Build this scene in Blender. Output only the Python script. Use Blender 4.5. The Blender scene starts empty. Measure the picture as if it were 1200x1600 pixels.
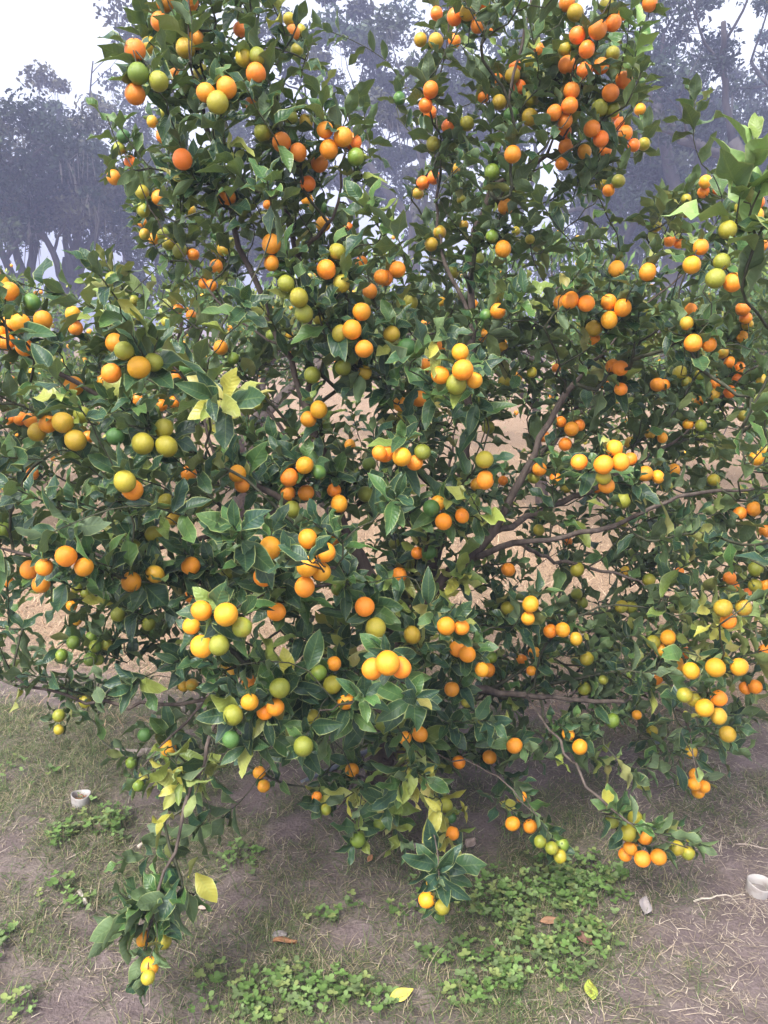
import bpy, math, random
import numpy as np
from mathutils import Vector, Matrix
random.seed(11); RNG = np.random.default_rng(11)
sc = bpy.context.scene
C = sc.collection
R = math.radians

# ------------------------------------------------------------------ camera
CAM_H, PITCH, LENS = 1.5, R(13.4), 28.0
F = LENS / 36.0 * 1600.0                      # focal length in photo pixels (1200 x 1600)
cam_d = bpy.data.cameras.new('camera'); cam_d.lens = LENS; cam_d.sensor_width = 36.0
cam_d.sensor_fit = 'AUTO'; cam_d.clip_start = 0.05; cam_d.clip_end = 1000
cam = bpy.data.objects.new('camera', cam_d); C.objects.link(cam)
cam.location = (0, 0, CAM_H); cam.rotation_euler = (R(90) - PITCH, 0, 0)
sc.camera = cam

# ------------------------------------------------------------------ sky, sun, exposure
SUN_EL, SUN_AZ = R(54), R(212)                # azimuth clockwise from +Y: behind the viewer's shoulder
w = bpy.data.worlds.new('World'); sc.world = w; w.use_nodes = True
nt = w.node_tree; nt.nodes.clear()
sky = nt.nodes.new('ShaderNodeTexSky'); sky.sky_type = 'NISHITA'; sky.sun_disc = False
sky.sun_elevation = SUN_EL; sky.sun_rotation = SUN_AZ
sky.air_density = 1.0; sky.dust_density = 4.0; sky.ozone_density = 1.0
hs = nt.nodes.new('ShaderNodeHueSaturation'); hs.inputs['Saturation'].default_value = 0.22   # overcast: a grey-white sky
bg = nt.nodes.new('ShaderNodeBackground'); bg.inputs['Strength'].default_value = 0.15
wo = nt.nodes.new('ShaderNodeOutputWorld')
nt.links.new(sky.outputs[0], hs.inputs['Color']); nt.links.new(hs.outputs[0], bg.inputs['Color'])
nt.links.new(bg.outputs[0], wo.inputs['Surface'])
sun_d = bpy.data.lights.new('sun', 'SUN'); sun_d.energy = 1.5; sun_d.angle = R(24); sun_d.color = (1.0, 0.96, 0.9)
sun = bpy.data.objects.new('sun', sun_d); C.objects.link(sun)
sdir = Vector((math.sin(SUN_AZ) * math.cos(SUN_EL), math.cos(SUN_AZ) * math.cos(SUN_EL), math.sin(SUN_EL)))
sun.rotation_euler = sdir.to_track_quat('Z', 'Y').to_euler(); sun.location = sdir * 30
vs = sc.view_settings
vs.view_transform = 'Standard'; vs.look = 'None'; vs.gamma = 1.0; vs.use_curve_mapping = False
vs.exposure = 1.7
cy = sc.cycles
cy.use_denoising = True
cy.max_bounces = 6; cy.diffuse_bounces = 3; cy.glossy_bounces = 2; cy.transmission_bounces = 3
cy.volume_bounces = 0; cy.transparent_max_bounces = 8
cy.caustics_reflective = False; cy.caustics_refractive = False

# ------------------------------------------------------------------ pixel <-> world helpers
FWD = np.array([0, math.cos(PITCH), -math.sin(PITCH)]); UPV = np.array([0, math.sin(PITCH), math.cos(PITCH)])
RGT = np.array([1.0, 0, 0]); CAMP = np.array([0, 0, CAM_H])
def ray(px, py): return FWD + (px - 600) / F * RGT + (800 - py) / F * UPV
def PD(px, py, d): return CAMP + d * ray(px, py)                 # at axial depth d
def PY(px, py, Y):                                                # on the ray, at world y = Y
    r = ray(px, py); return CAMP + r * (Y / r[1])
def PG(px, py):                                                   # on the ground
    r = ray(px, py); return CAMP + r * (-CAM_H / r[2])
def gdepth(px, py):
    r = ray(px, py); return -CAM_H / r[2] if r[2] < -1e-3 else 1e9
def proj(p):
    q = np.asarray(p) - CAMP; d = q @ FWD
    return 600 + F * (q @ RGT) / d, 800 - F * (q @ UPV) / d, d

# ------------------------------------------------------------------ object helpers
def tag(o, label=None, cat=None, group=None, kind=None):
    if label: o['label'] = label
    if cat: o['category'] = cat
    if group: o['group'] = group
    if kind: o['kind'] = kind
    return o
def empty(name, loc=(0, 0, 0)):
    o = bpy.data.objects.new(name, None); C.objects.link(o); o.location = loc
    o.empty_display_size = 0.1
    return o
def mesh_np(name, V, faces, mats, smooth=True, uv=None, col=None, mat_idx=None):
    """V (n,3); faces: (m,4) or (m,3) array, or list of arrays of either width"""
    if not isinstance(faces, list) or isinstance(faces[0], tuple): faces = [np.array(faces)]
    faces = [np.asarray(f, dtype=np.int32) for f in faces if len(f)]
    me = bpy.data.meshes.new(name)
    V = np.asarray(V, dtype=np.float32)
    nl = sum(f.size for f in faces); npol = sum(len(f) for f in faces)
    me.vertices.add(len(V)); me.vertices.foreach_set('co', V.ravel())
    me.loops.add(nl); me.polygons.add(npol)
    loops = np.concatenate([f.ravel() for f in faces])
    tot = np.concatenate([np.full(len(f), f.shape[1], np.int32) for f in faces])
    start = np.concatenate([[0], np.cumsum(tot)[:-1]]).astype(np.int32)
    me.loops.foreach_set('vertex_index', loops)
    me.polygons.foreach_set('loop_start', start); me.polygons.foreach_set('loop_total', tot)
    me.polygons.foreach_set('use_smooth', np.full(npol, smooth))
    if mat_idx is not None: me.polygons.foreach_set('material_index', np.asarray(mat_idx, np.int32))
    if uv is not None:
        l = me.uv_layers.new(name='UVMap'); l.data.foreach_set('uv', np.asarray(uv, np.float32)[loops].ravel())
    if col is not None:
        a = me.color_attributes.new('col', 'FLOAT_COLOR', 'POINT')
        c4 = np.ones((len(V), 4), np.float32); c4[:, :3] = col; a.data.foreach_set('color', c4.ravel())
    for m in (mats if isinstance(mats, (list, tuple)) else [mats]): me.materials.append(m)
    me.update(); me.validate()
    return me
def obj(name, me, parent=None, loc=None):
    o = bpy.data.objects.new(name, me); C.objects.link(o)
    if loc is not None: o.location = loc
    if parent is not None: o.parent = parent
    return o
def child_w(name, V, faces, mats, parent, **k):
    """a part whose vertices are given in world space, under an Empty that is only translated"""
    o = obj(name, mesh_np(name, np.asarray(V) - np.array(parent.location), faces, mats, **k), parent)
    return o

def hash2(ix, iy, s):
    h = (ix * 374761393 + iy * 668265263 + s * 974711) & 0x7fffffff
    h = ((h ^ (h >> 13)) * 1274126177) & 0x7fffffff
    return ((h ^ (h >> 16)) & 0xffff) / 65535.0
def vnoise(x, y, s=0):
    x = np.asarray(x, float); y = np.asarray(y, float)
    ix = np.floor(x).astype(np.int64); iy = np.floor(y).astype(np.int64)
    fx = x - ix; fy = y - iy; fx = fx * fx * (3 - 2 * fx); fy = fy * fy * (3 - 2 * fy)
    return (hash2(ix, iy, s) * (1 - fx) + hash2(ix + 1, iy, s) * fx) * (1 - fy) + \
           (hash2(ix, iy + 1, s) * (1 - fx) + hash2(ix + 1, iy + 1, s) * fx) * fy
def nrm(v):
    v = np.asarray(v, float); return v / (np.linalg.norm(v, axis=-1, keepdims=True) + 1e-12)

def tube(pts, rad, sides=6, cap=True):
    pts = np.asarray(pts, float); n = len(pts); rad = np.broadcast_to(rad, n)
    T = np.gradient(pts, axis=0); T = nrm(T)
    u = np.cross(T[0], [0.3, 0.2, 1.0]);
    if np.linalg.norm(u) < 1e-3: u = np.cross(T[0], [1, 0, 0])
    u = nrm(u); V = []
    ang = np.linspace(0, 2 * np.pi, sides, endpoint=False)
    for i in range(n):
        u = nrm(u - T[i] * (u @ T[i])); v = np.cross(T[i], u)
        V.append(pts[i] + rad[i] * (np.cos(ang)[:, None] * u + np.sin(ang)[:, None] * v))
    V = np.concatenate(V)
    i = np.arange(n - 1)[:, None] * sides; j = np.arange(sides)[None, :]; jn = (j + 1) % sides
    Q = np.stack([i + j, i + jn, i + sides + jn, i + sides + j], -1).reshape(-1, 4)
    tri = []
    if cap:
        V = np.concatenate([V, pts[:1], pts[-1:]]); a, b = len(V) - 2, len(V) - 1
        for k in range(sides):
            tri.append((a, (k + 1) % sides, k)); tri.append((b, (n - 1) * sides + k, (n - 1) * sides + (k + 1) % sides))
    return V, Q, np.array(tri, np.int32).reshape(-1, 3)
class Acc:
    """collects tubes / pieces into one vertex and face list"""
    def __init__(s): s.V = []; s.Q = []; s.T = []; s.n = 0; s.col = []; s.uv = []
    def add(s, V, Q=None, T=None, col=None, uv=None):
        if Q is not None and len(Q): s.Q.append(np.asarray(Q) + s.n)
        if T is not None and len(T): s.T.append(np.asarray(T) + s.n)
        s.V.append(V); s.n += len(V)
        if col is not None: s.col.append(np.broadcast_to(col, (len(V), 3)))
        if uv is not None: s.uv.append(uv)
    def faces(s):
        f = []
        if s.Q: f.append(np.concatenate(s.Q))
        if s.T: f.append(np.concatenate(s.T))
        return f
    def verts(s): return np.concatenate(s.V)
    def kw(s):
        k = {}
        if s.col: k['col'] = np.concatenate(s.col)
        if s.uv: k['uv'] = np.concatenate(s.uv)
        return k
def catmull(pts, step=0.03):
    P = np.asarray(pts, float); P = np.vstack([2 * P[0] - P[1], P, 2 * P[-1] - P[-2]]); out = []
    for i in range(1, len(P) - 2):
        n = max(2, int(np.linalg.norm(P[i + 1] - P[i]) / step))
        for t in np.linspace(0, 1, n, endpoint=False):
            a, b, c, d = P[i - 1], P[i], P[i + 1], P[i + 2]
            out.append(0.5 * (2 * b + (c - a) * t + (2 * a - 5 * b + 4 * c - d) * t * t + (3 * b - a - 3 * c + d) * t ** 3))
    out.append(P[-2]); return np.array(out)

# ------------------------------------------------------------------ materials
def mat(name):
    m = bpy.data.materials.new(name); m.use_nodes = True
    t = m.node_tree; b = t.nodes['Principled BSDF']
    return m, t, b
def N(t, kind, **kw):
    n = t.nodes.new(kind)
    for k, v in kw.items():
        if k in n.inputs: n.inputs[k].default_value = v
        else: setattr(n, k, v)
    return n
def ramp(t, stops, interp='LINEAR'):
    r = t.nodes.new('ShaderNodeValToRGB'); e = r.color_ramp.elements; r.color_ramp.interpolation = interp
    while len(e) < len(stops): e.new(0.5)
    for q, (p, c) in zip(e, stops): q.position = p; q.color = (*c, 1) if len(c) == 3 else c
    return r
def mixc(t, fac, a, b, mode='MIX'):
    m = t.nodes.new('ShaderNodeMix'); m.data_type = 'RGBA'; m.blend_type = mode
    for s, v in ((m.inputs[0], fac), (m.inputs[6], a), (m.inputs[7], b)):
        if isinstance(v, bpy.types.NodeSocket): t.links.new(v, s)
        elif isinstance(v, (int, float)): s.default_value = v
        else: s.default_value = (*v, 1)
    return m.outputs[2]
def math_n(t, op, a, b=None, c=None, clamp=False):
    m = t.nodes.new('ShaderNodeMath'); m.operation = op; m.use_clamp = clamp
    for s, v in zip(m.inputs, (a, b, c)):
        if v is None: continue
        if isinstance(v, bpy.types.NodeSocket): t.links.new(v, s)
        else: s.default_value = v
    return m.outputs[0]
def bump(t, b, h, strength=0.3, dist=0.002):
    n = t.nodes.new('ShaderNodeBump'); n.inputs['Strength'].default_value = strength; n.inputs['Distance'].default_value = dist
    t.links.new(h, n.inputs['Height']); t.links.new(n.outputs[0], b.inputs['Normal'])

def leaf_material(name, rim=(0.42, 0.47, 0.17), rough=0.34, trans=0.13, rimw=0.75):
    m, t, b = mat(name); L = t.links
    at = N(t, 'ShaderNodeAttribute'); at.attribute_name = 'col'
    uvn = N(t, 'ShaderNodeUVMap'); sep = N(t, 'ShaderNodeSeparateXYZ'); L.new(uvn.outputs[0], sep.inputs[0])
    u = math_n(t, 'ABSOLUTE', math_n(t, 'MULTIPLY_ADD', sep.outputs[0], 2.0, -1.0))      # 0 midrib .. 1 margin
    tc = N(t, 'ShaderNodeTexCoord'); nz = N(t, 'ShaderNodeTexNoise', Scale=55.0, Detail=3.0); L.new(tc.outputs['Object'], nz.inputs['Vector'])
    base = mixc(t, math_n(t, 'MULTIPLY', nz.outputs[0], 0.7), at.outputs[0], (0.6, 0.7, 0.5), 'OVERLAY')
    # side veins: bands slanting from the midrib
    vv = math_n(t, 'SINE', math_n(t, 'MULTIPLY', math_n(t, 'SUBTRACT', sep.outputs[1], math_n(t, 'MULTIPLY', u, 0.16)), 62.0))
    vein = math_n(t, 'MULTIPLY', math_n(t, 'GREATER_THAN', vv, 0.93), 0.16)
    base = mixc(t, vein, base, (0.22, 0.30, 0.08))
    mid = math_n(t, 'MULTIPLY', math_n(t, 'LESS_THAN', u, 0.05), 0.28)
    base = mixc(t, mid, base, (0.26, 0.34, 0.10))
    rr = N(t, 'ShaderNodeMapRange'); rr.inputs[1].default_value = 0.88; rr.inputs[2].default_value = 0.985; L.new(u, rr.inputs[0])
    base = mixc(t, math_n(t, 'MULTIPLY', rr.outputs[0], rimw), base, rim)
    # the underside of the blade is paler and matt
    ge = N(t, 'ShaderNodeNewGeometry')
    base = mixc(t, math_n(t, 'MULTIPLY', ge.outputs['Backfacing'], 0.42), base, (0.20, 0.26, 0.13))
    L.new(base, b.inputs['Base Color'])
    ro = math_n(t, 'MULTIPLY_ADD', ge.outputs['Backfacing'], 0.25, rough); L.new(ro, b.inputs['Roughness'])
    b.inputs['Specular IOR Level'].default_value = 0.36
    bump(t, b, math_n(t, 'ADD', vv, math_n(t, 'MULTIPLY', nz.outputs[0], 3.0)), 0.22, 0.0012)
    tr = N(t, 'ShaderNodeBsdfTranslucent'); mx = N(t, 'ShaderNodeMixShader'); mx.inputs[0].default_value = trans
    tcq = mixc(t, 0.5, base, (0.30, 0.42, 0.05)); L.new(tcq, tr.inputs['Color'])
    L.new(b.outputs[0], mx.inputs[1]); L.new(tr.outputs[0], mx.inputs[2])
    L.new(mx.outputs[0], t.nodes['Material Output'].inputs['Surface'])
    return m
def attr_material(name, rough=0.8, noise=30.0, amt=0.35, spec=0.3, trans=0.0):
    m, t, b = mat(name); L = t.links
    at = N(t, 'ShaderNodeAttribute'); at.attribute_name = 'col'
    tc = N(t, 'ShaderNodeTexCoord'); nz = N(t, 'ShaderNodeTexNoise', Scale=noise, Detail=3.0); L.new(tc.outputs['Object'], nz.inputs['Vector'])
    base = mixc(t, amt, at.outputs[0], nz.outputs[0], 'OVERLAY')
    L.new(base, b.inputs['Base Color']); b.inputs['Roughness'].default_value = rough; b.inputs['Specular IOR Level'].default_value = spec
    if trans:
        tr = N(t, 'ShaderNodeBsdfTranslucent'); mx = N(t, 'ShaderNodeMixShader'); mx.inputs[0].default_value = trans
        L.new(base, tr.inputs['Color']); L.new(b.outputs[0], mx.inputs[1]); L.new(tr.outputs[0], mx.inputs[2])
        L.new(mx.outputs[0], t.nodes['Material Output'].inputs['Surface'])
    return m
def bark_material(name, c0, c1, scale=40.0, stretch=0.25, rough=0.85):
    m, t, b = mat(name); L = t.links
    tc = N(t, 'ShaderNodeTexCoord'); mp = N(t, 'ShaderNodeMapping'); mp.inputs['Scale'].default_value = (1, 1, stretch); L.new(tc.outputs['Object'], mp.inputs['Vector'])
    nz = N(t, 'ShaderNodeTexNoise', Scale=scale, Detail=6.0, Roughness=0.65); L.new(mp.outputs[0], nz.inputs['Vector'])
    r = ramp(t, [(0.3, c0), (0.7, c1)]); L.new(nz.outputs[0], r.inputs[0]); L.new(r.outputs[0], b.inputs['Base Color'])
    b.inputs['Roughness'].default_value = rough; b.inputs['Specular IOR Level'].default_value = 0.25
    bump(t, b, nz.outputs[0], 0.7, 0.006)
    return m
def fruit_material(name, a, b_, lo, hi, rough=0.36):
    """a: main skin colour, b_: second colour in soft patches between noise levels lo..hi"""
    m, t, b = mat(name); L = t.links
    tc = N(t, 'ShaderNodeTexCoord'); oi = N(t, 'ShaderNodeObjectInfo')
    va = N(t, 'ShaderNodeVectorMath'); va.operation = 'ADD'; L.new(tc.outputs['Object'], va.inputs[0]); L.new(oi.outputs['Random'], va.inputs[1])
    nz = N(t, 'ShaderNodeTexNoise', Scale=32.0, Detail=2.0); L.new(va.outputs[0], nz.inputs['Vector'])
    mr = N(t, 'ShaderNodeMapRange'); mr.inputs[1].default_value = lo; mr.inputs[2].default_value = hi; L.new(nz.outputs[0], mr.inputs[0])
    base = mixc(t, mr.outputs[0], a, b_)
    hv = N(t, 'ShaderNodeHueSaturation'); L.new(base, hv.inputs['Color'])
    L.new(math_n(t, 'MULTIPLY_ADD', oi.outputs['Random'], 0.36, 0.82), hv.inputs['Value'])
    L.new(math_n(t, 'MULTIPLY_ADD', oi.outputs['Random'], -0.016, 0.508), hv.inputs['Hue'])
    vo = N(t, 'ShaderNodeTexVoronoi', Scale=620.0); L.new(va.outputs[0], vo.inputs['Vector'])
    sp = N(t, 'ShaderNodeTexNoise', Scale=240.0, Detail=3.0); L.new(va.outputs[0], sp.inputs['Vector'])
    c2 = mixc(t, math_n(t, 'MULTIPLY', math_n(t, 'GREATER_THAN', sp.outputs[0], 0.66), 0.35), hv.outputs[0], (0.16, 0.10, 0.03))
    L.new(c2, b.inputs['Base Color']); b.inputs['Roughness'].default_value = rough
    b.inputs['Specular IOR Level'].default_value = 0.45
    bump(t, b, vo.outputs['Distance'], 0.35, 0.0009)
    return m
# ------------------------------------------------------------------ ground
GREEN = np.array([[1,1,2,2,2,2,2,2,2,2,2,2],
                  [6,6,5,4,4,3,3,3,3,4,4,3],
                  [5,6,5,2,2,2,1,2,2,3,2,1],
                  [4,5,4,4,4,2,3,6,7,6,2,0],
                  [2,2,3,3,5,3,4,7,7,4,1,0],
                  [1,2,3,5,6,5,3,6,6,4,1,1]], float) / 9.0         # how green the turf is, from y pixel 1000 down
def green_at(x, y):
    p = np.stack([np.asarray(x, float), np.asarray(y, float), np.zeros_like(np.asarray(x, float))], -1)
    u, v, d = proj(p)
    d = np.maximum(d, 0.05)
    gx = np.clip(u / 100 - 0.5, 0, 10.999); gy = np.clip((v - 1000) / 100 - 0.5, 0, 4.999)
    ix = gx.astype(int); iy = gy.astype(int); fx = gx - ix; fy = gy - iy
    g = (GREEN[iy, ix] * (1 - fx) + GREEN[iy, ix + 1] * fx) * (1 - fy) + (GREEN[iy + 1, ix] * (1 - fx) + GREEN[iy + 1, ix + 1] * fx) * fy
    n = vnoise(np.asarray(x) * 7, np.asarray(y) * 7, 3) * 0.6 + vnoise(np.asarray(x) * 19, np.asarray(y) * 19, 4) * 0.4
    return np.clip(g * 1.1 + (n - 0.5) * 1.25, 0, 1)
def straw_at(x, y):
    n = vnoise(np.asarray(x) * 2.2, np.asarray(y) * 2.2, 8) - 0.5
    yy = np.asarray(y) + n * 0.7 + 0.12 * np.asarray(x)
    return np.clip((yy - 2.95) / 0.55, 0, 1)
HOLES = [(PG(660, 1560), 0.028, 0.035), (PG(415, 1560), 0.026, 0.03), (PG(664, 1486), 0.02, 0.02), (PG(20, 1520), 0.05, 0.025)]
def gh(x, y):
    x = np.asarray(x, float); y = np.asarray(y, float)
    far = np.clip((y - 6) / 20, 0, 1)
    z = (vnoise(x * 2.1, y * 2.1, 1) - .5) * 0.05 + (vnoise(x * 7, y * 7, 2) - .5) * 0.022 + (vnoise(x * 23, y * 23, 5) - .5) * 0.010 + (vnoise(x * 60, y * 60, 6) - .5) * 0.005
    z = z * (1 - 0.6 * far) - 0.005
    for (p, r, dep) in HOLES:
        z = z - dep * np.exp(-((x - p[0]) ** 2 + (y - p[1]) ** 2) / (2 * (r * .6) ** 2))
    return z
def axis(a, b, st, lo, hi, grow=1.16):
    mid = list(np.arange(a, b, st)); s = st; up = []; v = mid[-1]
    while v < hi: s *= grow; v += s; up.append(min(v, hi))
    s = st; dn = []; v = a
    while v > lo: s *= grow; v -= s; dn.append(max(v, lo))
    return np.array(dn[::-1] + mid + up)
gx_ = axis(-1.35, 1.35, 0.013, -190, 190); gy_ = axis(1.25, 3.1, 0.013, -60, 190)
GX, GY = np.meshgrid(gx_, gy_); GZ = gh(GX, GY)
nx, ny = len(gx_), len(gy_)
Vg = np.stack([GX, GY, GZ], -1).reshape(-1, 3)
ii = (np.arange(ny - 1)[:, None] * nx + np.arange(nx - 1)[None, :]).reshape(-1)
Qg = np.stack([ii, ii + 1, ii + nx + 1, ii + nx], -1)
zone = np.stack([straw_at(Vg[:, 0], Vg[:, 1]), green_at(Vg[:, 0], Vg[:, 1]), np.zeros(len(Vg))], -1)
def ground_material():
    m, t, b = mat('soil_and_dry_turf'); L = t.links
    at = N(t, 'ShaderNodeAttribute'); at.attribute_name = 'col'; sp = N(t, 'ShaderNodeSeparateColor'); L.new(at.outputs[0], sp.inputs[0])
    tc = N(t, 'ShaderNodeTexCoord')
    n1 = N(t, 'ShaderNodeTexNoise', Scale=9.0, Detail=8.0, Roughness=0.7); L.new(tc.outputs['Object'], n1.inputs['Vector'])
    n2 = N(t, 'ShaderNodeTexNoise', Scale=140.0, Detail=4.0); L.new(tc.outputs['Object'], n2.inputs['Vector'])
    n3 = N(t, 'ShaderNodeTexNoise', Scale=1.3, Detail=5.0); L.new(tc.outputs['Object'], n3.inputs['Vector'])
    soil = ramp(t, [(0.25, (0.080, 0.060, 0.058)), (0.5, (0.140, 0.108, 0.105)), (0.8, (0.215, 0.170, 0.162))]); L.new(n1.outputs[0], soil.inputs[0])
    soil2 = mixc(t, 0.5, soil.outputs[0], n2.outputs[0], 'OVERLAY')
    turf = ramp(t, [(0.3, (0.060, 0.062, 0.032)), (0.55, (0.115, 0.115, 0.062)), (0.75, (0.21, 0.185, 0.115))]); L.new(n2.outputs[0], turf.inputs[0])
    straw = ramp(t, [(0.35, (0.12, 0.078, 0.050)), (0.5, (0.31, 0.205, 0.130)), (0.65, (0.47, 0.33, 0.22))]); L.new(n2.outputs[0], straw.inputs[0])
    straw2 = mixc(t, math_n(t, 'MULTIPLY', n3.outputs[0], 0.5), straw.outputs[0], (0.27, 0.20, 0.13))
    c = mixc(t, math_n(t, 'MULTIPLY', sp.outputs[1], 0.8), soil2, turf.outputs[0])
    c = mixc(t, sp.outputs[0], c, straw2)
    L.new(c, b.inputs['Base Color']); b.inputs['Roughness'].default_value = 0.95; b.inputs['Specular IOR Level'].default_value = 0.15
    h = math_n(t, 'ADD', math_n(t, 'MULTIPLY', n1.outputs[0], 1.5), n2.outputs[0]); bump(t, b, h, 0.8, 0.006)
    return m
ground = tag(obj('ground', mesh_np('ground', Vg, Qg, ground_material(), col=zone)), 'bare purplish soil, patchy turf and tan mown field under the fruit tree', 'ground', kind='structure')

def blades(n, pos, length, width, lean, heading, col, sag=0.5):
    """n curved grass blades as 3-segment ribbons; pos (n,2)"""
    x, y = pos[:, 0], pos[:, 1]; z = gh(x, y)
    h = np.stack([np.cos(heading), np.sin(heading), np.zeros(n)], -1); s = np.stack([-np.sin(heading), np.cos(heading), np.zeros(n)], -1)
    b0 = np.stack([x, y, z - 0.002], -1); V = []; bend = RNG.normal(0, .28, n)
    for k, tt in enumerate((0, 0.36, 0.7, 1.0)):
        up = np.cos(lean) * tt * (1 - sag * tt * 0.6); out = np.sin(lean) * tt + sag * 0.35 * tt * tt
        p = b0 + h * (out * length)[:, None] + s * (bend * tt * tt * length)[:, None] + np.array([0, 0, 1.0]) * (up * length)[:, None]
        wd = width * (1.0, 0.9, 0.65, 0.12)[k]
        V.append(p - s * (wd / 2)[:, None]); V.append(p + s * (wd / 2)[:, None])
    V = np.stack(V, 1).reshape(-1, 3); i = np.arange(n)[:, None] * 8
    Q = np.concatenate([i + np.array([[0, 1, 3, 2]]), i + np.array([[2, 3, 5, 4]]), i + np.array([[4, 5, 7, 6]])], 0)
    return V, Q, np.repeat(col, 8, axis=0)
def scatter(n, weight, x0, x1, y0, y1):
    out = np.zeros((0, 2)); k = 0
    while len(out) < n and k < 60:
        q = np.stack([RNG.uniform(x0, x1, n), RNG.uniform(y0, y1, n)], -1)
        q = q[RNG.random(n) < weight(q[:, 0], q[:, 1])]; out = np.concatenate([out, q]); k += 1
    return out[:n]
M_blade = attr_material('grass_blade', 0.7, 60, 0.3, 0.25, 0.25)
M_straw = attr_material('dry_straw', 0.85, 60, 0.3, 0.2)
# living turf, dull green with grey-tan dead blades
def wturf(x, y): return np.clip(green_at(x, y) * 1.25 - 0.13, 0, 1) * (1 - straw_at(x, y) * 0.75)
n = 72000; pos = scatter(n, wturf, -1.7, 1.7, 1.35, 3.9); n = len(pos)
pal = np.array([(0.105, 0.150, 0.050), (0.075, 0.120, 0.040), (0.16, 0.19, 0.075), (0.27, 0.24, 0.135), (0.33, 0.27, 0.18)])
pick = RNG.choice(5, n, p=[.27, .22, .19, .18, .14]); col = pal[pick] * RNG.uniform(.7, 1.25, (n, 1))
V, Q, cc = blades(n, pos, RNG.gamma(3.2, 0.0075, n) + 0.008, RNG.uniform(.0010, .0024, n), RNG.uniform(.35, 1.45, n), RNG.uniform(0, 6.283, n), col)
tag(obj('grass', mesh_np('grass', V, Q, M_blade, col=cc)), 'short dull green turf grass patches on the soil under the fruit tree', 'grass', kind='stuff')
# dry clippings lying on the bare soil
def wclip(x, y):
    p = np.stack([x, y, np.zeros_like(x)], -1); u, v, d = proj(p)
    right = np.clip((u - 880) / 160, 0, 1) * np.clip((v - 1080) / 80, 0, 1)
    return np.clip(0.13 + 0.6 * right + 0.9 * (vnoise(x * 6, y * 6, 21) * vnoise(x * 21, y * 21, 22) - .2), 0.02, 1) * (1 - straw_at(x, y))
n = 20000; pos = scatter(n, wclip, -1.6, 1.6, 1.35, 3.6); n = len(pos)
pal = np.array([(0.34, 0.275, 0.21), (0.25, 0.20, 0.155), (0.43, 0.365, 0.29), (0.17, 0.135, 0.11)])
V, Q, cc = blades(n, pos, RNG.gamma(1.8, 0.010, n) + 0.005, RNG.uniform(.0009, .0024, n), RNG.uniform(1.25, 1.56, n), RNG.uniform(0, 6.283, n), pal[RNG.choice(4, n)] * RNG.uniform(.75, 1.2, (n, 1)), 0.12)
V[:, 2] += 0.004
tag(obj('straw_litter', mesh_np('straw_litter', V, Q, M_straw, col=cc)), 'pale dry straw and clippings strewn on the bare soil', 'straw', kind='stuff')
# the mown dry field beyond
n = 95000; u = RNG.random(n) ** 1.9
pos = np.stack([np.zeros(n), 2.75 + u * 15], -1); pos[:, 0] = RNG.uniform(-1, 1, n) * (pos[:, 1] * 0.56 + 0.4)
keep = RNG.random(n) < straw_at(pos[:, 0], pos[:, 1]) + 0.05; pos = pos[keep]; n = len(pos)
pal = np.array([(0.46, 0.31, 0.195), (0.30, 0.19, 0.115), (0.60, 0.45, 0.31), (0.17, 0.11, 0.07), (0.20, 0.18, 0.10)])
V, Q, cc = blades(n, pos, RNG.gamma(3, 0.014, n) + 0.015, RNG.uniform(.0014, .0030, n) * (.8 + 0.12 * pos[:, 1]), RNG.uniform(.6, 1.5, n), RNG.uniform(0, 6.283, n), pal[RNG.choice(5, n, p=[.3, .25, .2, .15, .1])] * RNG.uniform(.75, 1.2, (n, 1)), 0.5)
tag(obj('dry_grass', mesh_np('dry_grass', V, Q, M_straw, col=cc)), 'tan dry mown grass covering the field behind the fruit tree', 'dry grass', kind='stuff')
# clover and small round-leaved weeds
CLOV = [(820, 1440, .17, .16, 1.0), (760, 1500, .12, .10, .9), (900, 1370, .11, .10, .95), (700, 1400, .10, .10, .55), (430, 1560, .14, .08, .7), (560, 1560, .10, .06, .4), (370, 1340, .07, .06, .5),
        (140, 1300, .12, .12, .5), (110, 1400, .10, .08, .35), (15, 1480, .06, .05, .5), (60, 1210, .12, .12, .35), (520, 1420, .10, .06, .3), (930, 1480, .09, .07, .35), (25, 1590, .05, .04, .6), (640, 1420, .06, .05, .5)]
cl_c = [(PG(a, b), rx, ry, s) for a, b, rx, ry, s in CLOV]
def wclov(x, y):
    v = np.zeros_like(x)
    for p, rx, ry, s in cl_c: v = np.maximum(v, s * np.exp(-(((x - p[0]) / rx) ** 2 + ((y - p[1]) / ry) ** 2) * 0.9))
    return np.clip(v * (0.05 + 1.5 * vnoise(x * 17, y * 17, 31) * (.4 + vnoise(x * 48, y * 48, 32))) - 0.12, 0, 1)
n = 1700; pos = scatter(n, wclov, -1.3, 1.3, 1.4, 2.9); n = len(pos)
A = Acc(); th = np.linspace(0, 2 * np.pi, 7, endpoint=False)
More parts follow.
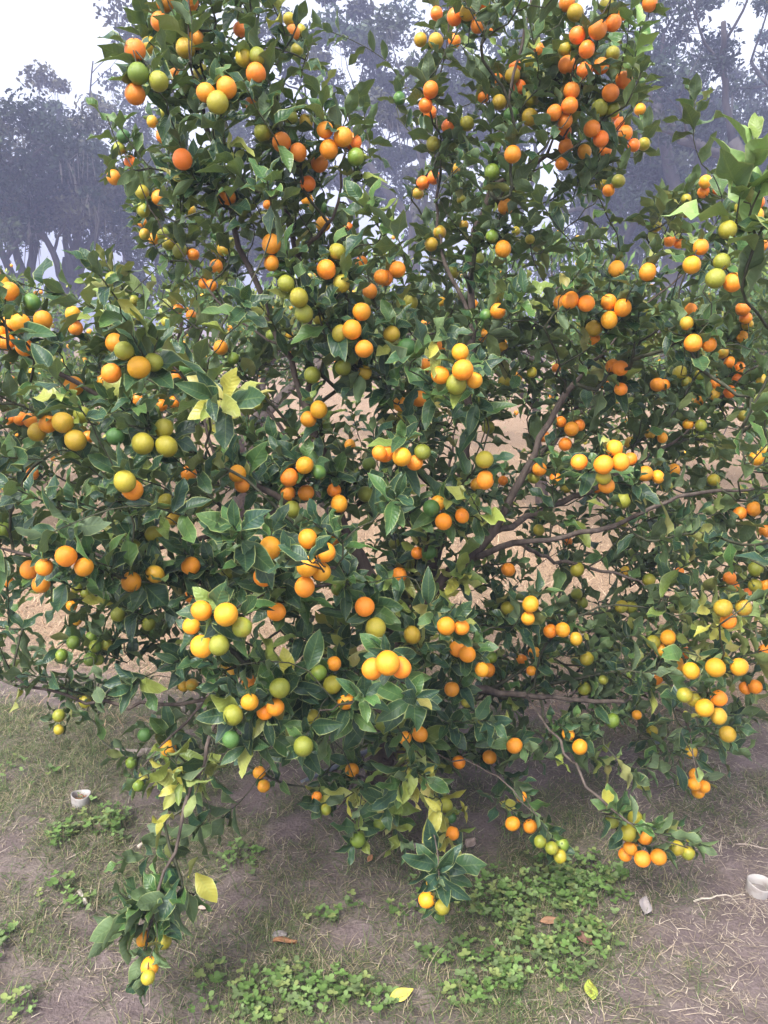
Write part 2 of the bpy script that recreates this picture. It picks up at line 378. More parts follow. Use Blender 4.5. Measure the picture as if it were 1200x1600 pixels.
for i in range(n):
    x, y = pos[i]; z = float(gh(x, y)); H = random.uniform(.004, .045); r = random.uniform(.0028, .0080)
    hd = random.uniform(0, 6.28); cx, cy_ = x + random.gauss(0, .006), y + random.gauss(0, .006)
    g = random.uniform(.7, 1.3); c = np.array(random.choice([(0.125, 0.215, 0.055), (0.11, 0.19, 0.05), (0.18, 0.27, 0.09), (0.15, 0.21, 0.085), (0.22, 0.27, 0.09)])) * g
    A.add(np.array([(x - .0006, y, z - .003), (x + .0006, y, z - .003), (cx + .0006, cy_, z + H), (cx - .0006, cy_, z + H)]), Q=[(0, 1, 2, 3)], col=c * .7)
    for k in range(random.choice((2, 3, 3, 4))):
        a = hd + k * 2.1 + random.uniform(-.3, .3); tl = random.uniform(-.1, .55); rr = r * random.uniform(.8, 1.15)
        d = np.array([math.cos(a), math.sin(a), 0.0]); sd = np.array([-d[1], d[0], 0.0]); up = np.array([0, 0, 1.0])
        dv = d * math.cos(tl) + up * math.sin(tl); o = np.array([cx, cy_, z + H]) + dv * rr
        rim = o + rr * (np.cos(th)[:, None] * dv * 1.08 + np.sin(th)[:, None] * sd * (.85 + .1 * np.cos(th)[:, None])) + up * (0.12 * rr)
        A.add(np.vstack([rim, o[None]]), T=[(7, q, (q + 1) % 7) for q in range(7)], col=c)
tag(obj('clover', mesh_np('clover', A.verts(), A.faces(), M_blade, smooth=True, **A.kw())), 'bright green round-leaved clover patch on the soil in front of the trunk', 'clover', kind='stuff')

# ------------------------------------------------------------------ small things lying on the ground
def fallen_leaf(name, px, py, L, W, rz, tilt, c, label, cat='leaf', curl=0.4, mid=None, spots=0.0, group=None):
    p = PG(px, py); nt_, nu = 9, 5
    V = []; cols = []; uv = []
    for i in range(nt_):
        t_ = i / (nt_ - 1); wv = W * (math.sin(math.pi * min(1, t_ ** .85 * 0.985 + .008)) ** 1.15) * .5 + .0006
        for j in range(nu):
            u_ = j / (nu - 1) * 2 - 1
            V.append((L * (t_ - .5), u_ * wv, 0.010 * curl * abs(u_) * (W / .03) + curl * .06 * L * math.sin(t_ * 5.0) + curl * .22 * L * (t_ - .5) ** 2))
            cc_ = np.array(c) * (0.8 + .4 * vnoise(t_ * 5 + px, u_ * 2 + py, 7))
            if spots and vnoise(t_ * 6 + px, u_ * 3, 9) > 1 - spots: cc_ = cc_ * np.array((.55, .42, .35))
            cols.append(cc_); uv.append((u_ * .5 + .5, t_))
    Q = [(i * nu + j, i * nu + j + 1, (i + 1) * nu + j + 1, (i + 1) * nu + j) for i in range(nt_ - 1) for j in range(nu - 1)]
    # a real, thin blade: duplicate the sheet below and stitch the margin
    V = np.array(V); n0 = len(V); V2 = V - np.array([0, 0, .0007]); Q = np.array(Q)
    rimi = [i * nu for i in range(nt_)] + [(nt_ - 1) * nu + j for j in range(1, nu)] + [i * nu + nu - 1 for i in range(nt_ - 2, -1, -1)] + [j for j in range(nu - 2, 0, -1)]
    S = [(a, b, b + n0, a + n0) for a, b in zip(rimi, rimi[1:] + rimi[:1])]
    o = obj(name, mesh_np(name, np.vstack([V, V2]), np.vstack([Q, Q[:, ::-1] + n0, S]), M_dead, col=np.vstack([cols, cols]), uv=np.vstack([uv, uv])))
    o.location = (p[0], p[1], float(gh(p[0], p[1])) + .010 + .2 * L * abs(math.sin(tilt))); o.rotation_euler = (tilt, -tilt * .5, rz)
    return tag(o, label, cat, group)
M_dead = attr_material('fallen_leaf', 0.6, 80, 0.35, 0.3, 0.1)
YEL = (0.62, 0.55, 0.11); YG = (0.40, 0.47, 0.08); BRN = (0.40, 0.20, 0.10); PALE = (0.52, 0.40, 0.34)
fallen_leaf('fallen_leaf', 627, 1555, .062, .030, .4, .25, YEL, 'yellow fallen leaf on bare soil beside a small dark hole')
fallen_leaf('fallen_leaf', 922, 1552, .055, .032, 1.5, .2, YG, 'yellow-green fallen leaf with a brown tip lying on grass below the clover', spots=.25)
fallen_leaf('fallen_leaf', 445, 1474, .060, .028, .15, -.3, BRN, 'curled rusty brown dead leaf on soil beside a grey stone', curl=.8)
fallen_leaf('fallen_leaf', 315, 1410, .050, .020, -.5, .2, PALE, 'pale pinkish dead leaf lying beside the drooping fruit spray')
fallen_leaf('fallen_leaf', 578, 1350, .030, .014, 1.1, .3, BRN, 'small rust-red dead leaf on bare soil below the trunk', curl=.7)
fallen_leaf('fallen_leaf', 860, 1436, .055, .022, .1, .2, (.34, .19, .11), 'brown dead leaf lying amid the clover', curl=.7)
fallen_leaf('fallen_leaf', 915, 1470, .060, .026, -1.0, .3, (.22, .12, .09), 'dark brown curled dead leaf at the edge of the clover', curl=1.0)
fallen_leaf('fallen_leaf', 1005, 1420, .060, .035, 1.2, .4, (.36, .32, .31), 'grey crumpled dead leaf on straw beside the clover', curl=1.0)
fallen_leaf('fallen_leaf', 640, 1330, .055, .035, .2, .2, (.33, .28, .27), 'grey dead leaf on bare soil under the lowest fruit spray', curl=.8)
fallen_leaf('fallen_leaf', 735, 1318, .050, .030, .9, .2, (.38, .29, .25), 'tan dead leaf on soil behind the lowest fruit spray', curl=.8)
# grey stone by the brown leaf
def lump(px, py, r, name, c, label, cat, seed, flat=.55):
    p = PG(px, py); V = []; nu, nv = 10, 7
    for i in range(nv):
        for j in range(nu):
            a, b_ = math.pi * i / (nv - 1), 2 * math.pi * j / nu
            k = r * (.8 + .45 * float(vnoise(math.cos(b_) * 1.6 + seed, math.sin(b_) * 1.6 + i * .7, seed)))
            V.append((k * math.sin(a) * math.cos(b_) * 1.2, k * math.sin(a) * math.sin(b_), k * math.cos(a) * flat))
    Q = [(i * nu + j, (i + 1) * nu + j, (i + 1) * nu + (j + 1) % nu, i * nu + (j + 1) % nu) for i in range(nv - 1) for j in range(nu)]
    o = obj(name, mesh_np(name, V, Q, M_straw, smooth=False, col=np.tile(c, (len(V), 1))))
    o.location = (p[0], p[1], float(gh(p[0], p[1])) + r * flat * .35); return tag(o, label, cat)
lump(437, 1458, .017, 'stone', (.26, .23, .22), 'small grey stone beside a rusty brown dead leaf', 'stone', 3)
lump(158, 1300, .016, 'soil_clod', (.20, .15, .11), 'brown soil clod in the grass below the cup of litter', 'clod', 5)
def stick(name, pts, r0, r1, m, label, cat='stick', jit=.003):
    P = np.array([[*PG(a, b)[:2], 0] for a, b in pts]); P[:, 2] = gh(P[:, 0], P[:, 1]) + r0 * .8
    P = catmull(P, .02); P[1:-1] += RNG.normal(0, jit, (len(P) - 2, 3)) * np.array([1, 1, .5])
    k = np.linspace(0, 1, len(P)); V, Q, T = tube(P, r0 + (r1 - r0) * k, 7)
    c = P.mean(0); o = obj(name, mesh_np(name, V - c, [Q, T], m), loc=c); return tag(o, label, cat)
M_drywood = bark_material('dry_wood', (0.20, 0.155, 0.13), (0.46, 0.38, 0.33), 60, .4)
M_palewood = bark_material('pale_wood', (0.40, 0.34, 0.28), (0.62, 0.55, 0.46), 60, .4)
stick('fallen_branch', [(180, 1190), (215, 1184), (260, 1179), (305, 1176)], .018, .013, M_drywood, 'thick weathered fallen branch lying in the grass behind the hanging sprays', 'branch')
stick('twig', [(124, 1392), (131, 1404), (134, 1414)], .006, .006, M_palewood, 'short pale broken stick on soil beside the drooping spray', jit=.001)
stick('twig', [(216, 1322), (226, 1314), (236, 1308)], .006, .003, M_palewood, 'short whitish wood chip in the turf above the drooping spray', jit=.001)
stick('twig', [(1085, 1402), (1120, 1394), (1145, 1388), (1165, 1391)], .0028, .0016, M_palewood, 'long thin pale twig on bare soil reaching toward the empty cup')
stick('twig', [(1150, 1312), (1172, 1316), (1200, 1322)], .003, .002, M_drywood, 'thin pale twig on bare soil behind the empty cup')
stick('twig', [(820, 1340), (850, 1378), (870, 1408)], .0028, .0018, M_drywood, 'thin dark stalk standing in the clover below the green fruits', 'stalk')
# two cups cut from white plastic pipe
def cup(px, py, rad, h, label, litter, tiltx, tilty):
    p = PG(px, py); e = empty('plastic_cup', (p[0], p[1], float(gh(p[0], p[1])) - .004)); tag(e, label, 'cup')
    n = 28; th = np.linspace(0, 2 * np.pi, n, endpoint=False); prof = [(rad * .90, 0), (rad * .97, h * .5), (rad, h), (rad * .985, h + .0025), (rad * .92, h + .002), (rad * .88, h * .5), (rad * .84, .008)]
    V = np.concatenate([np.stack([r * np.cos(th), r * np.sin(th), np.full(n, z)], -1) for r, z in prof])
    V[:, 2] += np.where(V[:, 2] > h * .4, .003 * np.tile(np.sin(th * 2 + 1), len(prof)), 0)
    k = len(prof); i = np.arange(k - 1)[:, None] * n; j = np.arange(n)[None, :]; jn = (j + 1) % n
    Q = np.stack([i + j, i + jn, i + n + jn, i + n + j], -1).reshape(-1, 4)
    b = obj('wall', mesh_np('wall', V, Q, M_plastic), e); e.rotation_euler = (tiltx, tilty, 0)
    V = np.concatenate([np.stack([rad * .845 * np.cos(th), rad * .845 * np.sin(th), np.full(n, .010) + (.003 * np.sin(th * 3))], -1), [[0, 0, .013]]])
    obj('soil_fill', mesh_np('soil_fill', V, np.array([(n, q, (q + 1) % n) for q in range(n)]), M_fill if litter else M_fill2), e)
    if litter:
        A = Acc()
        for q in range(26):
            a = random.uniform(0, 6.28); rr = rad * .72 * math.sqrt(random.random()); hd = random.uniform(0, 6.28); l = random.uniform(.005, .011)
            d = np.array([math.cos(hd), math.sin(hd), random.uniform(-.3, .4)]) * l; s = np.array([-math.sin(hd), math.cos(hd), .2]) * l * .35
            o = np.array([rr * math.cos(a), rr * math.sin(a), random.uniform(.014, .026)]); c = np.array((.42, .20, .10)) * random.uniform(.6, 1.3)
            A.add(np.array([o - d, o + s, o + d, o - s]), Q=[(0, 1, 2, 3)], col=c)
        l = obj('leaf_litter', mesh_np('leaf_litter', A.verts(), A.faces(), M_dead, **A.kw()), e); l['kind'] = 'stuff'
    return e
def plastic():
    m, t, b = mat('weathered_white_plastic'); L = t.links; tc = N(t, 'ShaderNodeTexCoord'); nz = N(t, 'ShaderNodeTexNoise', Scale=22.0, Detail=3.0); L.new(tc.outputs['Object'], nz.inputs['Vector'])
    r = ramp(t, [(0.3, (0.25, 0.21, 0.19)), (0.45, (0.37, 0.34, 0.32)), (0.7, (0.43, 0.41, 0.40))]); L.new(nz.outputs[0], r.inputs[0]); L.new(r.outputs[0], b.inputs['Base Color']); b.inputs['Roughness'].default_value = .5
    return m
M_plastic = plastic(); M_fill = bark_material('litter_soil', (.16, .09, .06), (.36, .19, .11), 90, 1); M_fill2 = bark_material('dusty_plastic_floor', (.15, .13, .125), (.25, .225, .215), 60, 1)
cup(127, 1262, .030, .034, 'white plastic pipe cup in the turf holding reddish leaf litter', True, -.05, .06)
cup(1183, 1386, .032, .036, 'empty white plastic pipe cup standing on bare straw-strewn soil', False, .10, .08)
# grey irrigation tube that comes out of the soil by the trunk
P = catmull([[*PG(470, 1225)[:2], .004], [*PG(520, 1208)[:2], .018], [*PG(556, 1192)[:2], .028], [*PG(590, 1178)[:2], .02], [*PG(640, 1168)[:2], .012]], .02)
V, Q, T = tube(P, .008, 8); mt_, t_, b_ = mat('grey_tube'); b_.inputs['Base Color'].default_value = (.10, .11, .14, 1); b_.inputs['Roughness'].default_value = .5
tag(obj('irrigation_tube', mesh_np('irrigation_tube', V - P[2], [Q, T], mt_), loc=P[2]), 'thin grey irrigation tube running over soil at the trunk foot', 'tube')
# ------------------------------------------------------------------ oaks with hanging moss at the edge of the field
M_oakbark = bark_material('oak_bark', (0.030, 0.026, 0.026), (0.085, 0.075, 0.072), 5, .3)
M_oakleaf = attr_material('oak_foliage', 0.75, 2, 0.2, 0.2, 0.2)
M_moss = attr_material('hanging_moss', 0.95, 4, 0.2, 0.1, 0.15)
def oak(base_px, Y, top_px, lean, spread, dens, label, seed, trunk_r=.28, fork=.35, stems=1, moss=1.0, tint=(1, 1, 1), low=.25, name='oak_tree'):
    rn = random.Random(seed); rg = np.random.default_rng(seed)
    bx = (base_px - 600) / F * Y / math.cos(PITCH) * .98; H = PY(600, top_px, Y)[2]
    e = empty(name, (bx, Y, 0)); tag(e, label, 'tree', 'oaks at the edge of the field')
    tips = []; woods = Acc()
    def grow(p, d, L, r, lev):
        n = 6; pts = [p.copy()]; q = p.copy(); dd = d.copy()
        for k in range(n):
            dd = nrm(dd + rg.normal(0, .16 if lev else .07, 3) + np.array([0, 0, .04 if lev < 2 else -.02])); q = q + dd * L / n; pts.append(q.copy())
        r1 = r * (.62 if lev < 3 else .3)
        V, Q, T = tube(pts, np.linspace(r, r1, n + 1), 8 if lev < 2 else 5); woods.add(V, Q, T)
        if lev >= 4 or r < .012: tips.append((q, dd)); return
        if lev >= 2: tips.append((pts[4], dd))
        kids = 3 if lev < 2 else rn.choice((2, 3))
        for k in range(kids):
            a = rn.uniform(.35, .95) * (1.15 if lev else .9); az = rn.uniform(0, 6.28)
            ax = nrm(np.cross(dd, rg.normal(0, 1, 3))); nd = nrm(dd * math.cos(a) + ax * math.sin(a) * spread + np.array([0, 0, .12]))
            st = pts[rn.choice((4, 5, 6))] if lev else pts[rn.choice((3, 4, 5, 6))]
            grow(st, nd, L * rn.uniform(.58, .82), r1 * rn.uniform(.6, .85), lev + 1)
    for s in range(stems):
        o = np.array([bx + s * rn.uniform(.3, .7), Y + s * rn.uniform(-.3, .6), -.1])
        grow(o, nrm(np.array([lean + (s * .25 if s else 0), rn.uniform(-.1, .1), 1.0])), H * fork, trunk_r * (1 if s == 0 else .75), 0)
    V = woods.verts(); zt = np.array([t[0][2] for t in tips]); top = np.percentile(zt, 98)
    sc_ = (H - .4) / top; V = (V - [bx, Y, 0]) * [sc_ ** .5, sc_ ** .5, sc_] + [bx, Y, 0]
    T_ = np.array([t[0] for t in tips]); T_ = (T_ - [bx, Y, 0]) * [sc_ ** .5, sc_ ** .5, sc_] + [bx, Y, 0]
    child_w('trunk', V, woods.faces(), M_oakbark, e)
    # crown: many small leaf sprays around every twig end
    T_ = T_[(T_[:, 2] > H * low) & (rg.random(len(T_)) < .55)]
    per = int(dens * 4.2); n = len(T_) * per
    cl = np.repeat(T_, per, 0); clump = np.repeat(rg.uniform(.26, .72, len(T_)), per)
    P = cl + nrm(rg.normal(0, 1, (n, 3))) * (rg.random(n) ** .55 * 1.45 * clump)[:, None] * np.array([1, 1, .62])
    s = rg.uniform(.0018, .0046, n) * Y; a = nrm(rg.normal(0, 1, (n, 3))); b = nrm(np.cross(a, rg.normal(0, 1, (n, 3))))
    V = np.stack([P - a * s[:, None], P + b * (s * .45)[:, None], P + a * s[:, None], P - b * (s * .45)[:, None]], 1).reshape(-1, 3)
    Q = np.arange(n * 4).reshape(-1, 4); tone = np.repeat(rg.uniform(.4, 1.6, len(T_)), per)
    base = np.array([(0.032, 0.052, 0.032), (0.048, 0.064, 0.038), (0.062, 0.066, 0.042)])[np.repeat(rg.choice(3, len(T_)), per)]
    col = base * tone[:, None] * rg.uniform(.75, 1.2, (n, 1)) * np.array(tint)
    child_w('crown', V, Q, M_oakleaf, e, col=np.repeat(col, 4, 0), smooth=False)
    if moss > 0:
        Tm = T_[rg.random(len(T_)) < .3]; per = int(9 * moss) + 1; n = len(Tm) * per
        P = np.repeat(Tm, per, 0) + rg.normal(0, .13, (n, 3)) * [1, 1, .5]; L = rg.gamma(3, .16, n) + .1; wd = rg.uniform(.012, .032, n)
        hd = rg.uniform(0, 6.28, n); sx = np.stack([np.cos(hd), np.sin(hd), 0 * hd], -1); sway = rg.normal(0, .12, (n, 3)) * [1, 1, 0]
        rows = []
        for k, (t_, ww) in enumerate(((0, .5), (.35, 1.0), (.7, .7), (1, .1))):
            q = P - np.array([0, 0, 1.0]) * (L * t_)[:, None] + sway * t_; rows += [q - sx * (wd * ww)[:, None], q + sx * (wd * ww)[:, None]]
        V = np.stack(rows, 1).reshape(-1, 3); i = np.arange(n)[:, None] * 8
        Q = np.concatenate([i + np.array([[0, 1, 3, 2]]), i + np.array([[2, 3, 5, 4]]), i + np.array([[4, 5, 7, 6]])], 0)
        col = np.array((0.16, 0.155, 0.135)) * rg.uniform(.7, 1.3, (n, 1))
        o = child_w('hanging_moss', V, Q, M_moss, e, col=np.repeat(col, 8, 0)); o['kind'] = 'stuff'
    return e
oak(20, 25, 130, -.05, .9, 60, 'broad mossy oak with a dense crown beside the white sky gap', 1, .30, .33, 1)
oak(62, 27, 190, .10, .8, 55, 'twin-stemmed dark oak with moss beards, stems leaning apart', 2, .32, .30, 2)
oak(105, 29, 150, .22, .85, 50, 'slanting oak whose trunk bends over the pale sky gap', 3, .36, .34, 1, 1.3)
oak(225, 38, 85, .0, .9, 34, 'tall wispy thin-leaved oak rising above its neighbours', 4, .26, .36, 1, 1.0, (1.2, 1.1, .9))
oak(270, 31, 250, .05, 1.0, 46, 'low oak thick with trailing grey moss behind the citrus spire', 5, .22, .25, 2, 2.2, (1.1, 1.0, .9), .15)
oak(430, 36, 110, .0, .9, 50, 'oak hidden mostly behind the tall citrus spire, crown against white sky', 6, .26, .33, 1)
oak(565, 35, 62, .0, .65, 60, 'narrow dark oak standing in the gap between two citrus spires', 7, .26, .36, 1, .8)
oak(655, 34, 20, .05, .8, 60, 'tall dark oak behind the twin citrus spires, crown open to one side', 8, .28, .36, 1, .8)
oak(800, 36, -30, .0, .9, 50, 'tall oak behind the fruit-heavy citrus spire', 9, .30, .35, 1)
oak(905, 30, 120, .1, 1.0, 60, 'bushy dark oak with low foliage behind the citrus gap', 10, .26, .25, 2, .6, (.8, .95, 1.0), .08)
oak(1010, 27, -120, .18, .9, 80, 'great dark oak with a slanting trunk and open lower limbs', 12, .42, .30, 1, 1.0, (.8, .9, .95), .12)
oak(1150, 22, -230, .06, .85, 80, 'massive dark oak with a curving bare trunk and heavy shade', 13, .52, .42, 1, .8, (.75, .85, .9), .2)
oak(1240, 26, -140, -.1, .95, 75, 'tall oak whose branches reach in beside the massive curved trunk', 14, .36, .34, 1, 1.0, (.85, .9, .95), .15)
oak(1080, 35, 40, .0, .95, 60, 'dark oak filling the space behind the slanting and the curved trunks', 15, .3, .28, 2, .6, (.8, .9, 1.0), .08)
oak(960, 38, 60, .0, .95, 60, 'farther dark oak between the bushy oak and the great slanting oak', 16, .3, .28, 2, .6, (.8, .9, 1.0), .06)
FRUIT_DATA = """
258,4,28,8 250,34,28,9 297,3,26,8 211,78,33,9 234,72,28,5 290,75,30,5 306,62,27,8 216,115,33,2 248,127,31,3 211,147,22,9
274,113,22,9 314,112,24,4 376,46,23,9 381,90,20,4 403,88,24,3 400,115,32,9 322,145,30,8 354,137,32,8 340,160,33,4 396,162,26,9
452,30,20,4 458,50,22,9 470,48,18,4 464,78,20,3 256,176,18,3 238,190,18,5 255,212,22,9 193,213,21,1 186,232,20,3 204,254,20,9
178,277,22,8 222,300,22,4 249,309,24,8 285,249,31,9 224,328,18,3 297,328,18,5 355,308,28,8 222,347,14,8 226,366,14,5 240,373,16,6
255,366,21,3 263,381,19,4 281,392,23,3 302,398,14,8 337,370,19,1 349,390,20,5 411,206,28,3 440,222,30,9 453,183,25,3 478,190,22,5
508,203,25,8 514,233,30,8 499,255,28,9 536,214,30,8 466,238,26,9 481,287,24,9 556,245,20,2 552,222,16,9 480,312,20,6 502,325,14,1
505,350,24,6 424,381,30,8 527,393,25,4 545,355,14,9 418,320,14,8 682,21,20,9 711,26,20,9 731,18,27,5 754,5,19,9 746,40,22,9
763,48,12,9 657,62,18,5 681,64,24,5 710,64,20,8 886,4,25,9 899,20,26,5 948,9,24,4 1015,5,24,9 934,46,28,9 958,36,25,9
972,22,20,8 902,55,16,9 842,77,16,8 825,96,22,4 805,104,20,9 801,118,24,5 812,136,20,9 886,101,27,9 882,76,14,4 917,77,20,9
913,111,24,9 939,103,25,9 957,84,23,4 975,125,26,9 954,145,26,9 893,142,26,9 890,165,26,9 866,176,24,9 883,189,23,9 882,205,22,9
884,229,24,9 913,237,22,6 937,169,25,3 957,171,20,3 960,180,20,9 970,194,21,9 977,208,22,8 1000,171,18,6 925,201,26,9 939,217,24,9
945,234,22,9 990,227,20,9 1006,225,20,4 673,140,25,9 624,154,20,1 672,176,21,9 665,165,14,9 780,160,23,5 776,126,12,8 755,150,16,8
799,180,24,1 830,155,25,4 828,183,25,5 801,241,27,8 730,193,23,4 677,225,22,4 678,277,21,9 661,286,21,9 709,265,20,5 769,269,25,2
700,197,12,9 653,302,18,5 721,312,15,4 878,255,18,8 939,287,18,4 966,283,21,3 951,297,20,7 790,323,24,8 725,352,14,5 687,363,21,5
674,382,22,5 769,369,20,2 786,389,25,7 806,361,14,4 828,374,14,4 1102,284,20,6 1099,300,18,8 1122,297,16,9 1072,311,16,4 1072,333,14,5
1025,353,18,4 1161,324,26,4 1183,316,18,9 1180,337,26,6 1137,359,27,4 1046,376,19,8 1061,380,17,8 1095,386,24,8 1190,383,18,8 1195,295,22,6
14,455,30,7 50,472,18,1 2,442,20,6 67,500,29,7 114,490,24,6 118,512,23,8 16,507,28,6 32,505,30,6 11,535,28,7 0,520,28,6
38,542,14,8 176,436,23,3 209,470,18,3 338,416,21,7 330,446,17,8 318,443,14,8 279,483,16,8 299,493,17,7 260,503,16,4 345,543,23,7
364,560,15,2 424,524,18,2 180,536,29,8 194,548,30,3 217,574,36,6 240,566,27,3 174,583,27,8 293,576,26,1 274,588,18,7 115,603,30,7
160,595,18,6 132,617,24,1 252,633,20,7 215,624,20,8 272,628,12,7 128,648,27,3 98,660,34,5 75,662,28,8 47,657,22,8 32,654,22,8
18,655,18,8 58,675,22,5 118,688,32,5 138,683,20,8 256,669,31,4 223,693,34,4 260,697,33,4 180,682,28,1 176,640,16,2 195,752,35,4
207,765,26,8 51,740,20,8 371,740,28,6 378,758,24,8 295,740,24,7 260,783,25,4 295,790,18,3 147,767,18,2 412,620,18,3 402,632,18,3
447,443,27,3 467,465,30,4 475,490,28,3 500,496,24,4 510,421,31,8 533,443,28,4 578,455,23,8 596,433,24,8 565,487,29,7 550,515,30,7
532,521,26,4 569,545,28,8 536,574,27,3 488,586,26,3 570,582,22,5 565,410,20,8 452,524,12,5 424,411,24,8 498,640,27,6 482,655,26,7
476,727,28,6 498,738,19,1 452,746,28,9 450,771,24,8 478,770,26,8 456,796,27,3 577,725,22,2 547,695,18,6 593,708,24,8 571,772,25,3
530,787,27,6 522,766,12,8 621,421,26,8 602,434,18,8 708,425,20,3 747,405,20,3 778,486,25,7 759,493,20,1 641,473,24,4 612,522,26,5
635,543,30,1 756,524,20,6 740,476,12,7 690,472,16,5 665,505,14,8 691,540,18,8 719,550,26,6 723,578,33,7 688,586,25,7 669,569,24,8
713,600,32,3 741,594,26,6 655,623,26,7 731,622,20,3 625,631,12,6 754,625,16,3 788,597,20,4 808,590,17,6 831,582,14,4 869,575,12,8
786,543,18,5 876,473,23,8 891,469,26,8 916,474,26,8 951,472,26,7 973,481,27,7 952,500,26,6 928,513,26,5 927,529,22,7 1012,425,27,8
963,420,24,6 1081,414,28,6 1128,409,27,3 1118,435,30,3 1145,441,28,8 1078,485,23,8 1073,505,22,5 1083,536,27,8 1108,538,22,8 1161,482,23,9
1165,497,16,8 1160,526,18,6 1128,550,20,5 1168,507,14,5 969,575,25,8 957,572,22,7 1062,582,21,4 1093,585,20,4 1072,597,19,4 1141,567,20,8
1155,575,19,8 1153,593,19,9 1118,599,17,8 1140,612,20,9 1116,616,18,5 1027,601,22,7 1038,601,18,7 1192,595,20,5 1093,628,17,6 988,631,19,8
970,608,16,8 945,600,14,8 763,668,20,3 893,670,23,7 876,659,18,7 850,682,18,8 905,664,18,8 883,694,14,8 960,700,27,6 943,726,30,7
970,722,27,7 943,746,24,4 948,759,22,8 985,717,18,8 905,722,21,8 1008,740,25,8 932,762,18,8 984,692,19,5 1028,745,20,6 1053,734,20,6
1042,760,20,4 843,733,22,7 868,748,19,8 834,746,20,3 884,763,17,4 974,782,24,3 1095,665,18,3 1075,663,17,6 1115,750,20,4 1016,678,16,5
1035,684,16,6 1161,650,18,4 1182,716,24,6 1198,704,20,5 1178,795,22,8 628,714,30,6 648,723,26,8 660,706,26,3 758,750,28,8 746,757,22,6
786,751,16,8 757,718,28,4 719,756,20,4 674,794,27,1 684,786,18,6 720,790,18,5 602,708,12,8 5,828,26,2 103,869,34,7 69,886,27,7
46,890,28,8 64,913,28,8 131,886,30,7 205,909,31,7 207,858,30,3 298,884,29,7 112,946,18,6 120,969,16,6 12,908,18,7 115,1004,22,2
149,1010,20,2 143,995,18,2 96,1024,20,2 141,1030,22,2 154,1031,18,2 167,1007,18,3 134,927,18,3 120,918,18,3 92,1118,20,3 92,1140,16,4
134,1096,20,4 226,1148,22,1 263,1169,26,6 205,1192,18,2 184,960,22,3 232,975,22,3 315,954,33,7 353,960,37,6 315,1010,34,6 299,978,27,6
297,932,20,7 342,1008,22,3 362,1053,22,6 300,1070,20,5 287,1072,18,5 350,1043,16,5 242,897,18,5 270,810,22,5 240,835,28,4 355,896,22,3
422,856,34,6 412,901,32,8 432,956,30,7 481,842,31,7 508,863,31,7 520,848,24,7 480,885,34,6 502,893,30,6 476,917,31,8 527,921,20,2
542,914,18,2 570,948,31,8 587,981,31,4 378,980,18,3 522,1037,23,7 582,1045,24,8 606,1036,38,7 519,1070,29,4 437,1075,33,3 390,1097,27,6
390,1066,24,8 430,1105,28,7 414,1112,20,7 364,1117,32,3 361,1155,26,1 474,1166,32,3 540,1096,26,7 488,1120,24,4 498,1052,16,2 693,815,27,7
670,863,24,1 776,818,20,4 722,806,18,7 616,849,18,3 794,890,22,7 624,898,24,8 660,903,16,8 652,864,12,8 971,816,20,3 1036,811,15,1
1156,802,20,8 1196,830,20,8 888,846,12,8 842,828,18,4 902,890,22,4 978,893,18,5 1014,906,21,3 1062,893,12,8 829,944,25,6 825,966,22,6
879,984,24,6 860,986,16,7 900,998,20,5 793,950,22,4 901,928,19,3 910,942,18,3 971,948,20,4 986,948,20,3 1021,1003,22,4 1044,996,24,6
1032,1014,18,6 697,978,29,7 721,980,22,7 760,983,20,1 644,992,27,5 715,1014,26,7 730,1022,27,7 763,1047,22,7 753,1046,22,6 815,1031,18,7
835,1020,20,6 830,1048,14,7 768,1027,18,2 706,1077,24,8 730,1096,20,3 626,1043,14,8 917,1029,21,4 985,1055,21,2 943,1062,16,3 913,1076,21,3
1025,1060,20,7 1060,1038,22,6 1080,1048,22,6 1072,1020,18,8 957,1126,22,2 995,1117,15,6 1019,1142,18,4 1130,950,28,5 1162,949,18,5 1118,1043,30,6
1155,1042,28,6 1138,970,18,7 1194,1016,18,7 1180,1073,22,7 1165,1075,14,8 1140,903,20,8 1147,916,16,8 1181,889,24,3 1180,915,22,4 1197,914,22,7
1167,927,14,9 1070,1086,20,4 1083,1092,18,4 1101,1106,28,6 1123,1119,25,5 1123,1091,14,7 1137,1147,26,5 1079,1175,21,5 804,1165,24,8 765,1183,22,7
717,1191,21,7 906,1167,24,7 656,1147,24,8 627,1177,18,4 888,1147,18,6 633,1153,16,6 216,1227,18,2 412,1228,20,6 405,1207,14,6 559,1312,24,2
509,1265,14,3 495,1245,14,7 550,1203,22,7 593,1288,20,2 226,1467,20,6 255,1470,26,4 231,1527,20,4 234,1510,12,6 695,1258,24,3 704,1277,19,0
707,1302,22,8 815,1245,16,7 801,1287,22,7 828,1291,22,8 844,1315,20,3 862,1325,20,3 875,1338,20,4 878,1320,14,2 956,1284,22,3 992,1279,24,4
982,1301,26,4 1007,1308,24,8 986,1325,24,8 977,1335,18,8 1004,1342,24,8 1029,1339,25,8 1057,1325,16,4 1075,1333,13,4 1081,1310,18,3 1085,1225,20,6
1100,1229,20,6 1091,1237,14,6 1086,1210,14,6 691,1417,24,4 675,1378,14,5 667,1406,14,6
"""
